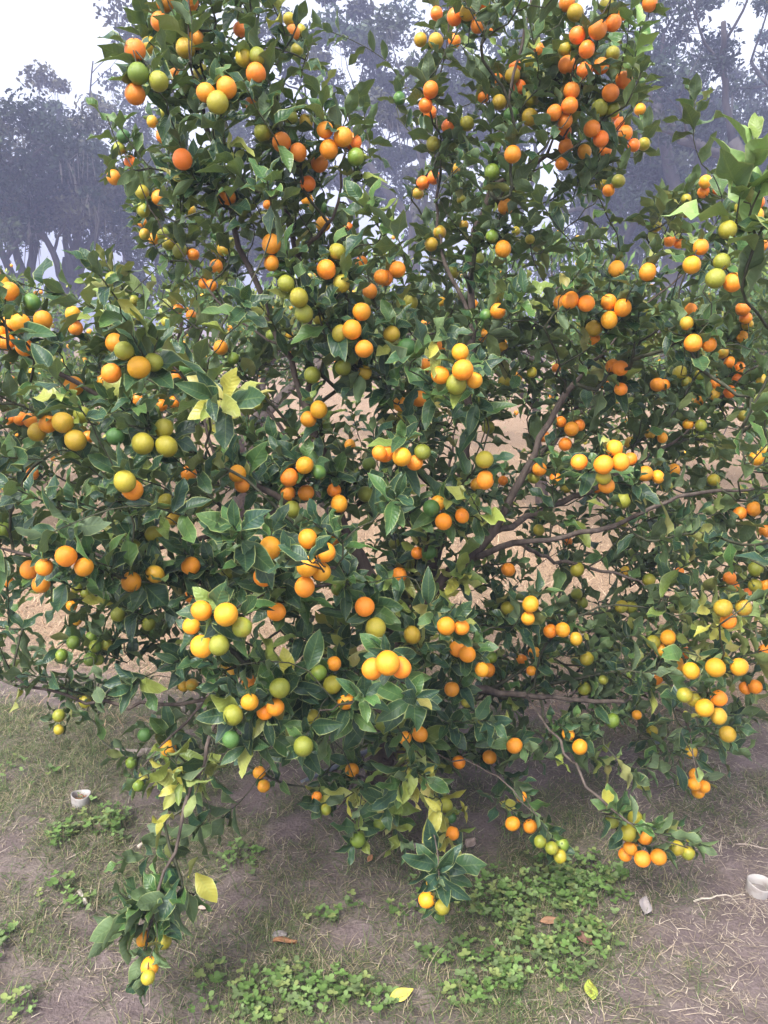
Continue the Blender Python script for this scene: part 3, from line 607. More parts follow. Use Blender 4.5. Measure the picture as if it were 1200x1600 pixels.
# ------------------------------------------------------------------ leaf shapes
NT, NU = 8, 5                                   # rings along the blade, points across it
def leaf_shape(seed, Wr, fold, curl, wave, twist):
    rn = np.random.default_rng(seed); V = []; uv = []
    for i in range(NT):
        t = i / (NT - 1)
        if i == 0: wv = .012
        else:
            s = max(0, (t - .07) / .93); wv = Wr * .5 * (math.sin(math.pi * s ** .86) ** .82 if 0 < s < 1 else 0) + (.012 if i < NT - 1 else .004)
        ph = rn.uniform(0, 6.28)
        for j in range(NU):
            u = (-1, -.55, 0, .55, 1)[j]
            z = fold * abs(u) * wv - curl * t * t + 1.5 * wave * wv * u * math.sin(t * 9 + ph * .2 + seed) + .6 * wave * wv * abs(u) * math.sin(t * 14 + seed)
            a = twist * t * t; y = u * wv * (1 - .25 * fold * fold)
            V.append((t * (1 - .25 * curl * curl * t), y * math.cos(a) - z * math.sin(a) * .0, z + y * math.sin(a)))
            uv.append((u * .5 + .5, t))
    return np.array(V), np.array(uv)
LEAF_Q = np.array([(i * NU + j, (i + 1) * NU + j, (i + 1) * NU + j + 1, i * NU + j + 1) for i in range(NT - 1) for j in range(NU - 1)])
_lp = [(.42, .35, .10, .25), (.46, .15, .22, .35), (.38, .55, .05, .2), (.44, .25, -.08, .45), (.40, .45, .30, .3), (.36, .3, .15, .5), (.48, .2, .12, .3), (.42, .6, .22, .2), (.39, .1, .35, .4), (.45, .4, .0, .35), (.37, .35, .45, .25), (.43, .2, .18, .55)]
LEAVES = [leaf_shape(k, a, b, c, d, random.uniform(-.5, .5)) for k, (a, b, c, d) in enumerate(_lp)]
LEAFCOL = np.array([(.020, .047, .030), (.024, .055, .033), (.028, .062, .038), (.033, .070, .036), (.022, .052, .038), (.038, .080, .038),   # 0-5 dark glossy green
                    (.055, .115, .038), (.075, .135, .045), (.090, .150, .060),                                                            # 6-8 mid green
                    (.16, .21, .055), (.22, .25, .06), (.27, .27, .075),                                                                    # 9-11 yellow green
                    (.34, .30, .06), (.30, .25, .085), (.25, .36, .13)])                                                                                      # 12-13 yellow
M_leaf = leaf_material('citrus_leaf')
# where the photograph shows pale, yellowing foliage (pixel x, y, radius, strength)
YELLOW = [(330, 660, 55, .8), (690, 900, 75, .75), (1110, 990, 70, .8), (1160, 1010, 60, .7), (270, 1230, 60, .7), (590, 1220, 70, .6), (690, 1260, 45, .9), (930, 1210, 60, .6), (380, 345, 30, .5),
          (455, 500, 35, .6), (240, 740, 40, .6), (345, 735, 20, .9), (1020, 510, 35, .7), (1100, 700, 80, .4), (1150, 760, 60, .5), (820, 430, 60, .5), (240, 490, 90, .5), (300, 470, 70, .55), (1170, 350, 70, .4), (1040, 360, 60, .4),
          (980, 60, 40, .35), (640, 1180, 40, .6), (540, 990, 30, .4), (80, 580, 60, .35), (800, 690, 60, .35), (720, 800, 30, .5), (500, 670, 30, .5), (1080, 860, 60, .35), (480, 760, 40, .2), (790, 330, 40, .45), (900, 560, 80, .35)]
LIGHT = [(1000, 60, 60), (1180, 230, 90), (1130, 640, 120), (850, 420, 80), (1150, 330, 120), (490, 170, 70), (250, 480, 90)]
def leaf_colour(p):
    u, v, d = proj(p); pr = .055
    for (a, b, r, s) in YELLOW:
        pr = max(pr, s * math.exp(-((u - a) ** 2 + (v - b) ** 2) / (r * r)))
    if random.random() < pr: return random.choice((9, 9, 10, 10, 11, 11, 12, 13) if pr < .5 else (9, 10, 11, 11, 12, 12, 12, 13))
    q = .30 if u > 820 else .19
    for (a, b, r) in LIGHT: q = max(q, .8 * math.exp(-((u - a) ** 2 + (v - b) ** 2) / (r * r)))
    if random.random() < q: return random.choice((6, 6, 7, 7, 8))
    return random.choice((0, 1, 2, 3, 4, 5))

# ------------------------------------------------------------------ fruit positions (pixel x, y, diameter, ripeness 0 green .. 9 deep orange)
FR = np.array([[int(a) for a in s.split(',')] for s in FRUIT_DATA.split()], float)
DIAM = 0.0405
nF = len(FR); lab = -np.ones(nF, int); order = np.argsort(-FR[:, 2]); clusters = []
for i in order:
    best = None
    for ci, c in enumerate(clusters):
        j = c[0]
        if np.hypot(*(FR[i, :2] - FR[j, :2])) < 1.35 * FR[j, 2] and len(c) < 6: best = ci; break
    if best is None: clusters.append([i])
    else: clusters[best].append(i)
FP = np.zeros((nF, 3)); FRAD = np.zeros(nF); FDEP = np.zeros(nF)
for c in clusters:
    j = c[0]; dm = FR[j, 2]; Dm = DIAM * random.uniform(.96, 1.05)
    dep = F * Dm / dm
    if dm < 19: dep = min(dep, 2.35 + random.uniform(-.15, .35))
    gd = gdepth(FR[j, 0], FR[j, 1]); dep = min(max(dep, 1.27), .86 * gd, 2.9)
    for k, i in enumerate(c):
        q = FR[i, 2] / dm; d = dep + (0 if k == 0 else random.uniform(.004, .022) + (.012 if q < .8 else 0))
        FRAD[i] = FR[i, 2] / F * d / 2 if q > .78 else DIAM * random.uniform(.42, .47)
        FRAD[i] = min(max(FRAD[i], .0145), .0235); FP[i] = PD(FR[i, 0], FR[i, 1], d); FDEP[i] = d
for it in range(6):                               # let no two fruits run into each other
    for i in range(nF):
        dd = FP - FP[i]; dist = np.linalg.norm(dd, axis=1); ov = (FRAD + FRAD[i]) * .97 - dist; ov[i] = -1
        for j in np.nonzero(ov > 0)[0]:
            a, b = (i, j) if FR[i, 2] < FR[j, 2] else (j, i)
            v = nrm(FP[a] - CAMP); FP[a] += v * ov[j] * .7
for i in range(nF): FDEP[i] = (FP[i] - CAMP) @ FWD

# ------------------------------------------------------------------ skeleton: trunk, scaffold limbs read off the photograph, then shoots
NP_, PAR, PATH, CH = [], [], [], []
def add_node(p, par):
    NP_.append(np.array(p, float)); PAR.append(par); PATH.append(0 if par < 0 else PATH[par] + np.linalg.norm(NP_[par] - p)); return len(NP_) - 1
LIMBS = []                                        # chains of node indices: trunk and scaffold limbs
def limb(pts, start=None, wob=.004):
    P = [PY(*q) for q in pts]
    if start is not None: P = [NP_[start]] + P
    P = catmull(P, .035); P[1:-1] += RNG.normal(0, wob, (len(P) - 2, 3)); ch = [] if start is None else [start]
    for k, q in enumerate(P):
        if k == 0 and start is not None: continue
        ch.append(add_node(q, ch[-1] if ch else -1))
    LIMBS.append(ch); return ch
def near(px, py, Y, chain=None):
    p = PY(px, py, Y); idx = chain if chain is not None else range(len(NP_))
    return min(idx, key=lambda k: np.linalg.norm(NP_[k] - p))
base = PG(588, 1292)
tr = limb([(586, 1298, base[1]), (592, 1230, 2.17), (600, 1170, 2.17), (614, 1100, 2.18), (634, 1030, 2.2), (655, 950, 2.2)], wob=.003)
S1 = limb([(700, 897, 2.15), (760, 845, 2.1), (815, 750, 2.1), (868, 640, 2.1), (940, 552, 2.15), (1010, 475, 2.2), (1100, 402, 2.2), (1190, 320, 2.15)], tr[-1])
S2 = limb([(800, 850, 2.05), (880, 838, 2.0), (960, 818, 1.95), (1080, 772, 2.0), (1190, 765, 2.0), (1260, 770, 2.0)], near(715, 885, 2.15, S1))
S2b = limb([(850, 795, 2.25), (930, 760, 2.35), (1050, 690, 2.45), (1150, 600, 2.5), (1230, 520, 2.5)], near(770, 835, 2.1, S1))
S2c = limb([(880, 880, 2.2), (980, 900, 2.2), (1080, 950, 2.1), (1190, 990, 2.0)], near(800, 850, 2.05, S2))
S3 = limb([(690, 850, 2.3), (725, 740, 2.35), (735, 620, 2.35), (738, 500, 2.35), (736, 400, 2.35), (765, 290, 2.3), (795, 160, 2.3), (825, 20, 2.3), (845, -100, 2.3)], tr[-1])
S3b = limb([(695, 410, 2.42), (682, 290, 2.45), (685, 160, 2.45), (705, 30, 2.42), (710, -60, 2.4)], near(738, 500, 2.35, S3))
S3c = limb([(850, 245, 2.35), (895, 140, 2.38), (935, 50, 2.36), (970, -60, 2.34)], near(765, 290, 2.3, S3))
S4 = limb([(600, 940, 2.1), (548, 850, 2.05), (512, 740, 2.0), (480, 640, 2.0), (440, 540, 2.0), (398, 440, 2.0), (360, 330, 2.0), (330, 220, 1.95), (300, 110, 1.85), (290, -20, 1.8)], near(634, 1030, 2.2, tr))
S4b = limb([(480, 520, 2.06), (462, 400, 2.1), (440, 280, 2.12), (410, 150, 2.1), (390, 20, 2.08), (385, -60, 2.06)], near(480, 640, 2.0, S4))
S4c = limb([(360, 490, 2.05), (290, 405, 2.06), (235, 320, 2.05), (195, 240, 2.0)], near(440, 540, 2.0, S4))
S4d = limb([(520, 340, 1.95), (540, 240, 1.95), (545, 170, 1.95)], near(462, 400, 2.1, S4b))
S5 = limb([(450, 790, 1.9), (340, 725, 1.85), (230, 660, 1.8), (120, 600, 1.75), (20, 540, 1.72), (-60, 500, 1.7)], near(548, 850, 2.05, S4))
S5b = limb([(330, 840, 1.8), (200, 862, 1.72), (80, 866, 1.68), (-40, 850, 1.66)], near(450, 790, 1.9, S5))
S5c = limb([(300, 610, 1.88), (230, 545, 1.85), (150, 480, 1.8)], near(340, 725, 1.85, S5))
S6 = limb([(560, 900, 1.75), (520, 890, 1.5), (490, 880, 1.34)], near(600, 940, 2.1, S4))
S6b = limb([(420, 930, 1.6), (340, 960, 1.4)], near(560, 900, 1.75, S6))
S7 = limb([(550, 1062, 1.98), (440, 1078, 1.85), (330, 1092, 1.7), (200, 1102, 1.66), (105, 1090, 1.62), (20, 1055, 1.6)], near(606, 1120, 2.18, tr))
S7b = limb([(330, 1140, 1.62), (318, 1195, 1.58), (288, 1262, 1.52), (272, 1330, 1.48), (244, 1400, 1.45), (228, 1490, 1.43)], near(400, 1085, 1.74, S7), wob=.003)
S7c = limb([(270, 1150, 1.66), (215, 1210, 1.6)], near(330, 1092, 1.7, S7))
S8 = limb([(700, 1075, 2.15), (820, 1085, 2.1), (930, 1095, 2.08), (1040, 1075, 2.05), (1150, 1040, 2.0)], near(610, 1100, 2.18, tr))
S8b = limb([(900, 1200, 1.78), (950, 1260, 1.72), (1010, 1300, 1.68), (1075, 1325, 1.66)], near(820, 1085, 2.1, S8))
S8c = limb([(1080, 1150, 1.72), (1090, 1215, 1.66)], near(1040, 1075, 2.05, S8))
S9 = limb([(620, 1120, 1.8), (560, 1100, 1.55), (500, 1110, 1.42)], near(606, 1120, 2.18, tr))
S9b = limb([(640, 1060, 1.8), (625, 1050, 1.5), (610, 1045, 1.34)], near(614, 1100, 2.18, tr))
S9c = limb([(625, 1190, 1.95), (665, 1240, 1.72), (680, 1310, 1.58), (686, 1370, 1.52)], near(595, 1190, 2.17, tr))
S9d = limb([(560, 1215, 1.9), (535, 1250, 1.75), (520, 1270, 1.68)], near(594, 1220, 2.17, tr))
S9e = limb([(690, 1180, 1.95), (780, 1215, 1.8), (840, 1275, 1.72)], near(600, 1170, 2.17, tr))
S10 = limb([(690, 800, 2.6), (720, 620, 2.85), (760, 480, 2.9), (800, 420, 2.9)], near(655, 950, 2.2, S3))
S10b = limb([(500, 780, 2.5), (420, 640, 2.7), (330, 540, 2.8), (250, 480, 2.8)], near(548, 850, 2.05, S4))
S10c = limb([(900, 640, 2.6), (1010, 540, 2.75), (1100, 470, 2.8)], near(815, 750, 2.1, S1))
S11 = limb([(690, 960, 1.8), (720, 940, 1.6)], near(655, 950, 2.2, tr))
n_scaffold = len(NP_)

# ------------------------------------------------------------------ shoots
DENS = np.array([[0,0,5,7,4,0,1,6,6,7,2,0],[0,1,6,8,5,1,2,7,8,8,1,0],[0,1,6,8,8,3,2,7,7,6,0,1],[0,0,5,6,8,6,5,7,3,3,5,8],
                 [4,4,3,4,8,8,7,6,4,7,8,8],[8,8,7,4,5,8,8,7,6,8,8,8],[8,9,9,7,6,8,8,6,5,7,7,7],[9,9,9,9,9,9,9,7,7,8,7,7],
                 [9,9,9,9,9,9,9,8,6,8,8,7],[2,6,9,9,9,9,9,9,8,9,9,9],[2,4,4,8,9,9,9,9,9,9,9,9],[0,2,3,5,8,8,7,8,8,8,7,5],
                 [0,1,2,1,1,6,8,5,6,6,3,1],[0,1,1,0,0,1,4,2,1,3,1,0]], float) / 9
def front_y(px, py):
    f = 1.2 if px < 560 else (1.68 if px > 820 else 1.2 + .48 * (px - 560) / 260)
    if py < 420: f = f + (420 - py) / 420 * (.42 if px < 600 else .30)
    if py > 1100: f += (py - 1100) / 200 * .22
    return f
def back_y(px, py):
    if py < 350: return front_y(px, py) + .65
    if py > 1050: return 2.45
    return 2.95
class Shoot: pass
SH = []
def shoot(tip, axis_, n, L=None, ll=None, big=1.0, kind='fill', col=None):
    s = Shoot(); s.tip = np.array(tip); s.ax = nrm(axis_); s.n = n; s.L = L or random.uniform(.07, .13); s.ll = ll or random.uniform(.064, .092) * big; s.kind = kind; s.col = col; SH.append(s); return s
CENTRE = np.array([0.06, 2.2])
def axis_for(p, py, jit=.35):
    out = np.array([p[0] - CENTRE[0], p[1] - CENTRE[1], 0]); out = out / (np.linalg.norm(out) + .25)
    up = float(np.interp(py, [0, 350, 800, 1150, 1350], [1.5, 1.0, .5, .12, -.15]))
    return nrm(nrm(out * .8 + np.array([0, 0, up])) + RNG.normal(0, jit, 3))
for c in clusters:                                # every fruit cluster hangs on a leafy shoot
    i0 = c[0]; m = FP[c].mean(0); u, v, d = proj(m); r = FRAD[i0]
    ax = axis_for(m, v, .25)
    vd = nrm(m - CAMP); off = ax * random.uniform(.01, .04); off = off + vd * max(0, -(off @ vd))       # the twig stays behind its fruit
    s = shoot(m + vd * random.uniform(.012, .026) + np.array([0, 0, .022]) + off, ax, random.randint(9, 13), kind='fruit'); s.fr = c
for iy in range(DENS.shape[0]):
    for ix in range(12):
        dn = DENS[iy, ix]
        for layer, cnt in ((0, 2.7), (1, 2.7), (2, 2.6)):
            if iy < 4 and layer == 2: cnt = 1.3
            k = cnt * dn ** 1.2 * 1.0; k = int(k) + (random.random() < k - int(k))
            for _ in range(k):
                px, py = (ix + random.random()) * 100, (iy + random.random()) * 100
                f, b = front_y(px, py), back_y(px, py)
                t = random.uniform(*((0.02, .25), (.25, .62), (.62, 1.0))[layer])
                Y = f + (b - f) * t
                p = PY(px, py, Y)
                if p[2] < .22: continue
                near_f = np.hypot(FR[:, 0] - px, FR[:, 1] - py) < 46        # the fruit hangs on the outside of the crown
                if near_f.any():
                    dp = (p - CAMP) @ FWD; mn = FDEP[near_f].min()
                    if dp < mn: p = PD(px, py, mn + random.uniform(.0, .26))
                    if p[2] < .22: continue
                shoot(p, axis_for(p, py), random.randint(8, 13))
# beyond the frame the crown goes on
for _ in range(150):
    side = random.choice((-1, 1, 0)); py = random.uniform(420, 1050)
    if side == 0: px, py = random.choice((random.uniform(220, 400), random.uniform(700, 960))), random.uniform(-160, -30); Y = random.uniform(1.75, 2.4)
    else: px = 600 + side * random.uniform(610, 720); Y = random.uniform(1.4, 2.6)
    p = PY(px, py, Y); shoot(p, axis_for(p, py), random.randint(8, 12))
# sprays that stand alone in the photograph: pixel x, y, world y, axis, leaves, colour hint
for (px, py, Y, ax, n, col, big) in [
        (228, 1400, 1.44, (-.5, -.3, .2), 14, 6, 1.1), (200, 1430, 1.43, (-.7, -.2, -.2), 13, 5, 1.1), (180, 1455, 1.44, (-.6, -.2, -.5), 9, 6, 1.0), (222, 1500, 1.44, (-.2, -.1, -.9), 12, 6, 1.0), (255, 1430, 1.44, (.5, -.3, -.2), 9, None, .95), (185, 1390, 1.45, (-.6, -.1, .7), 6, None, .8),
        (245, 1345, 1.47, (-.9, -.3, .1), 2, 12, 1.15), (276, 1352, 1.47, (.3, -.3, -.9), 1, 12, 1.1), (290, 1215, 1.54, (.5, -.3, -.4), 6, 10, 1.0), (215, 1215, 1.58, (-.7, -.3, -.2), 6, None, .9), (300, 1250, 1.52, (-.3, -.3, -.8), 4, 10, .9),
        (685, 1375, 1.50, (.05, -.75, .1), 9, 4, 1.15), (688, 1360, 1.52, (-.05, -.5, .5), 4, 5, 1.1),
        (690, 1268, 1.62, (.0, -.7, .1), 4, 12, 1.05), (600, 1255, 1.68, (-.1, -.6, .3), 9, 3, 1.05), (530, 1250, 1.70, (-.5, -.4, -.1), 6, None, 1.0), (560, 1290, 1.66, (-.1, -.4, -.8), 4, None, .8),
        (660, 1190, 1.75, (.3, -.5, -.2), 5, 7, 1.15), (860, 1300, 1.70, (.3, -.4, -.3), 5, None, .9), (1010, 1290, 1.67, (.5, -.4, .1), 8, None, .95), (1060, 1300, 1.66, (.9, -.2, .1), 7, None, .85), (955, 1265, 1.72, (-.2, -.4, .3), 7, 8, .9), (1085, 1320, 1.66, (.8, -.2, -.2), 5, 6, .8),
        (1095, 1200, 1.66, (.2, -.4, -.4), 6, None, .9), (20, 1050, 1.6, (-.9, -.2, .2), 8, 2, 1.0), (60, 1060, 1.61, (-.5, -.3, .4), 6, 2, .95), (100, 1100, 1.62, (-.1, -.3, -.7), 6, 1, .9), (150, 1095, 1.64, (.1, -.3, -.5), 6, 1, .9),
        (185, 190, 1.9, (-.5, -.1, .8), 8, 8, .95), (165, 180, 1.9, (-.3, -.1, 1), 5, 8, .9), (230, 60, 1.8, (-.6, -.2, .6), 6, None, 1.0), (200, 70, 1.8, (-.4, -.2, .9), 5, None, 1.0),
        (1166, 275, 1.42, (.05, -.2, 1), 7, 14, 1.45), (1185, 215, 1.42, (.1, -.2, 1), 7, 14, 1.4), (1188, 290, 1.42, (.0, -.5, .8), 5, 14, 1.4), (1205, 320, 1.45, (.2, -.1, .8), 6, 14, 1.3), (1000, 40, 2.05, (.1, -.1, 1), 9, 14, 1.1), (1005, 100, 2.05, (.3, -.1, .9), 7, 14, 1.0), (985, 10, 2.05, (0, -.1, 1), 8, 7, 1.0),
        (470, 25, 1.85, (.5, -.1, .8), 7, None, 1.0), (400, 10, 1.88, (0, -.1, 1), 8, 7, 1.0), (555, 150, 1.93, (.4, -.1, .9), 8, 8, .95), (490, 140, 1.92, (0, -.1, 1), 9, 8, 1.0), (300, 20, 1.8, (.1, -.1, 1), 7, None, 1.0),
        (160, 440, 1.6, (-.2, -.2, .9), 6, None, 1.0), (205, 515, 1.5, (-.15, -.5, .8), 6, 3, 1.35), (245, 520, 1.5, (.4, -.4, .8), 5, 3, 1.3), (8, 462, 1.5, (.1, -.1, 1), 6, 7, 1.0), (1080, 830, 1.9, (.7, -.3, .2), 8, 1, 1.2), (480, 870, 1.3, (0, -.9, .4), 9, 4, 1.0), (440, 870, 1.32, (-.5, -.7, .4), 8, 4, 1.0)]:
    shoot(PY(px, py, Y), ax, n, big=big, kind='lone', col=col)

# attach every shoot to the growing skeleton by a curved twig
bases = np.array([s.tip - s.ax * s.L for s in SH]); S0 = np.array(NP_)
d0 = np.array([np.min(np.linalg.norm(S0 - b, axis=1)) for b in bases]); TW = []
buf = np.zeros((len(SH) * 14 + len(NP_) + 10, 3)); buf[:len(NP_)] = S0; pth = np.zeros(len(buf)); pth[:len(NP_)] = PATH
for si in np.argsort(d0):
    s = SH[si]; b = bases[si]; n_ = len(NP_)
    dv = b - buf[:n_]; dist = np.linalg.norm(dv, axis=1)
    al = (dv @ s.ax) / (dist + 1e-6)
    cost = dist * (1.35 - .45 * al) + .10 * pth[:n_] + np.where(dist < .02, .05, 0)
    k = int(np.argmin(cost)); p0 = NP_[k]; L = dist[k]
    g = PAR[k]; pd = nrm(p0 - NP_[g]) if g >= 0 else np.array([0, 0, 1.0])
    c1 = p0 + (pd * .5 + nrm(dv[k]) * .5) * L * .45; c2 = b - s.ax * L * .35
    m = max(3, min(8, int(L / .035))); ch = [k]
    for t in np.linspace(0, 1, m + 1)[1:]:
        q = (1 - t) ** 3 * p0 + 3 * (1 - t) ** 2 * t * c1 + 3 * (1 - t) * t * t * c2 + t ** 3 * b
        if t < .99: q = q + RNG.normal(0, .003, 3)
        ch.append(add_node(q, ch[-1]))
    for t in (.5, 1.0):
        q = b + s.ax * s.L * t + np.array([0, 0, -.004 * t]) + RNG.normal(0, .002, 3); ch.append(add_node(q, ch[-1]))
    e_ = len(NP_); buf[n_:e_] = NP_[n_:e_]; pth[n_:e_] = PATH[n_:e_]
    TW.append(ch); s.ch = ch
nN = len(NP_); cnt = np.zeros(nN); pa = np.array(PAR); haskid = np.zeros(nN, bool); haskid[pa[pa >= 0]] = True
cnt[~haskid] = 1
for i in range(nN - 1, 0, -1): cnt[pa[i]] += cnt[i]
NRAD = .00145 * np.maximum(cnt, 1) ** .48; NODES = np.array(NP_)
NRAD[tr[:6]] *= np.linspace(1.35, 1.0, 6)

tree = empty('citrus_tree', (base[0], base[1], float(gh(base[0], base[1]))))
tag(tree, 'broad two-spired citrus tree loaded with orange and green fruit, standing on bare soil', 'tree')
M_bark = bark_material('citrus_bark', (0.045, 0.034, 0.028), (0.150, 0.118, 0.098), 45, .35)
M_twig = bark_material('green_twig', (0.030, 0.036, 0.020), (0.090, 0.088, 0.052), 60, .4, .6)
P0 = NODES[tr].copy(); P0[0, 2] -= .05
V, Q, T = tube(P0, NRAD[tr], 14); V += (vnoise(V[:, 0] * 60, V[:, 2] * 25, 3)[:, None] - .5) * .006 * nrm(V - V.mean(0))
child_w('trunk', V, [Q, T], M_bark, tree)
for ch in LIMBS[1:]:
    r = NRAD[ch].copy(); r[0] = min(r[0], r[1] * 1.3)
    V, Q, T = tube(NODES[ch], r, 9); child_w('branch', V, [Q, T], M_bark, tree)
A = Acc()
for ch in TW:
    r = NRAD[ch].copy(); r[0] = min(r[0], r[1]); V, Q, T = tube(NODES[ch], r, 5, False); A.add(V, Q)

# ------------------------------------------------------------------ leaves on the shoots
LV = []                                          # (shape, colour, origin, 3x3 frame, length)
UPW = np.array([0, 0, 1.0])
fu, fv, fd = FR[:, 0], FR[:, 1], FDEP; frp = FRAD / FDEP * F
GT, GU = np.meshgrid([.12, .3, .5, .7, .88, 1.0], [-.19, 0, .19]); GW = np.sin(np.pi * GT ** .86)
def blocks(o, d, s, L):
    P = o + (d * GT.ravel()[:, None] + s * (GU * GW).ravel()[:, None]) * L
    u, v, dp = proj(P)
    if dp.min() < 1.05: return True
    m = ((fu[None] - u[:, None]) ** 2 + (fv[None] - v[:, None]) ** 2 < (frp[None] * .60) ** 2) & (dp[:, None] < fd[None] + FRAD[None] * .4)
    hit = m.sum(0)
    for k in np.nonzero(hit)[0]:
        if random.random() < (.985 if FR[k, 2] >= 20 else .9): return True
    return False
def emit(o, d, nn, L, colr, owner=None, force=False):
    d = nrm(d); s = nrm(np.cross(nn, d)); nn = np.cross(d, s)
    k = random.randrange(len(LEAVES))
    for tries in range(6):
        if force or not blocks(o, d, s, L): break
        if tries == 5: return
        d = nrm(d + RNG.normal(0, .55, 3)); s = nrm(np.cross(nn, d)); nn = np.cross(d, s); L *= .93
    tip = o + d * L
    if tip[2] < float(gh(tip[0], tip[1])) + .02: return
    LV.append((k, colr, o, np.stack([d, s, nn], 1), L))
for s in SH:
    a0 = random.uniform(0, 6.28); e1 = nrm(np.cross(s.ax, RNG.normal(0, 1, 3))); e2 = np.cross(s.ax, e1); b = NODES[s.ch[-3]]; tipp = NODES[s.ch[-1]]
    n = s.n
    for k in range(n):
        f = (k + .5) / n; a = a0 + k * 2.4; rad_ = e1 * math.cos(a) + e2 * math.sin(a)
        el = (1.25 - .75 * f) + random.gauss(0, .16)
        o = b + (tipp - b) * (.05 + .95 * f); d = nrm(s.ax * math.cos(el) + rad_ * math.sin(el) + UPW * random.uniform(-.30, .12))
        nn = nrm(nrm(s.ax * math.sin(el) - rad_ * math.cos(el)) + UPW * .35 + RNG.normal(0, .18, 3))
        L = s.ll * random.uniform(.72, 1.18) * (1.05 - .3 * f)
        col = s.col if (s.col is not None and random.random() < .75) else leaf_colour(o)
        emit(o, d, nn, L, col, s)
    for k in s.ch[1:-3]:                          # older leaves farther back along the twig
        if cnt[k] <= 6 and random.random() < .62:
            o = NODES[k]; ax = nrm(NODES[k] - NODES[PAR[k]]); rd = nrm(np.cross(ax, RNG.normal(0, 1, 3)) + UPW * .2)
            emit(o, nrm(ax * .5 + rd + UPW * random.uniform(-.35, .1)), nrm(UPW + RNG.normal(0, .35, 3)), s.ll * random.uniform(.75, 1.15), s.col if (s.col is not None and random.random() < .6) else leaf_colour(o), s)
    if s.kind == 'fruit':                         # fruit stalks
        for i in s.fr:
            p = FP[i]; o = NODES[s.ch[-2]] if random.random() < .5 else NODES[s.ch[-1]]
            v = nrm(o - p + UPW * .02); top = p + v * FRAD[i] * .96
            mid = (top + o) / 2 + v * .004; V, Q, T = tube([top, mid, o], [.0014, .0012, .0014], 5, False); A.add(V, Q)
tw = child_w('twig', A.verts(), A.faces(), M_twig, tree); tw['kind'] = 'stuff'

# which leaves show largest: rough depth buffer over their corner points
nL = len(LV); O = np.array([l[2] for l in LV]); Rm = np.array([l[3] for l in LV]); LL = np.array([l[4] for l in LV])
pts = np.stack([O + Rm[:, :, 0] * (LL * f)[:, None] + Rm[:, :, 1] * (LL * g)[:, None] for f, g in ((.15, 0), (.5, 0), (.9, 0), (.5, .17), (.5, -.17), (.3, .12), (.7, -.12))], 1)
pu, pv, pd_ = proj(pts.reshape(-1, 3)); cu, cv = (pu / 12).astype(int), (pv / 12).astype(int)
ok = (pu >= 0) & (pu < 1200) & (pv >= 0) & (pv < 1600); zb = np.full((135, 101), 9.0)
np.minimum.at(zb, (cv[ok], cu[ok]), pd_[ok]); vis = np.zeros(len(pu)); vis[ok] = pd_[ok] < zb[cv[ok], cu[ok]] + .015
vis = vis.reshape(nL, -1).mean(1); pu = pu.reshape(nL, -1); pv = pv.reshape(nL, -1)
area = np.abs((pu[:, 2] - pu[:, 0]) * (pv[:, 3] - pv[:, 4]) - (pv[:, 2] - pv[:, 0]) * (pu[:, 3] - pu[:, 4])) * (vis > .55) * vis
big = set(np.argsort(-area)[:290].tolist()); leaf_me = {}
for i in big:
    k, c, o, M3, L = LV[i]
    if (k, c) not in leaf_me:
        leaf_me[k, c] = mesh_np('leaf', LEAVES[k][0], LEAF_Q, M_leaf, uv=LEAVES[k][1], col=np.tile(LEAFCOL[c], (NT * NU, 1)))
    ob = obj('leaf', leaf_me[k, c], tree); M4 = np.eye(4); M4[:3, :3] = M3 * L; M4[:3, 3] = o - np.array(tree.location)
    ob.matrix_local = Matrix(M4.tolist())
    if c >= 12: ob['label'] = 'yellowed leaf'
rest = [i for i in range(nL) if i not in big]
Vs = np.concatenate([(LEAVES[LV[i][0]][0] * LV[i][4]) @ LV[i][3].T + LV[i][2] for i in rest])
Qs = (LEAF_Q[None] + (np.arange(len(rest)) * NT * NU)[:, None, None]).reshape(-1, 4)
cs = np.repeat(np.array([LEAFCOL[LV[i][1]] * random.uniform(.8, 1.25) for i in rest]), NT * NU, 0); us = np.concatenate([LEAVES[LV[i][0]][1] for i in rest])
fo = child_w('foliage', Vs, Qs, M_leaf, tree, uv=us, col=cs); fo['kind'] = 'stuff'
print('LEAVES', nL, 'SHOOTS', len(SH), 'NODES', nN, 'CLUSTERS', len(clusters))

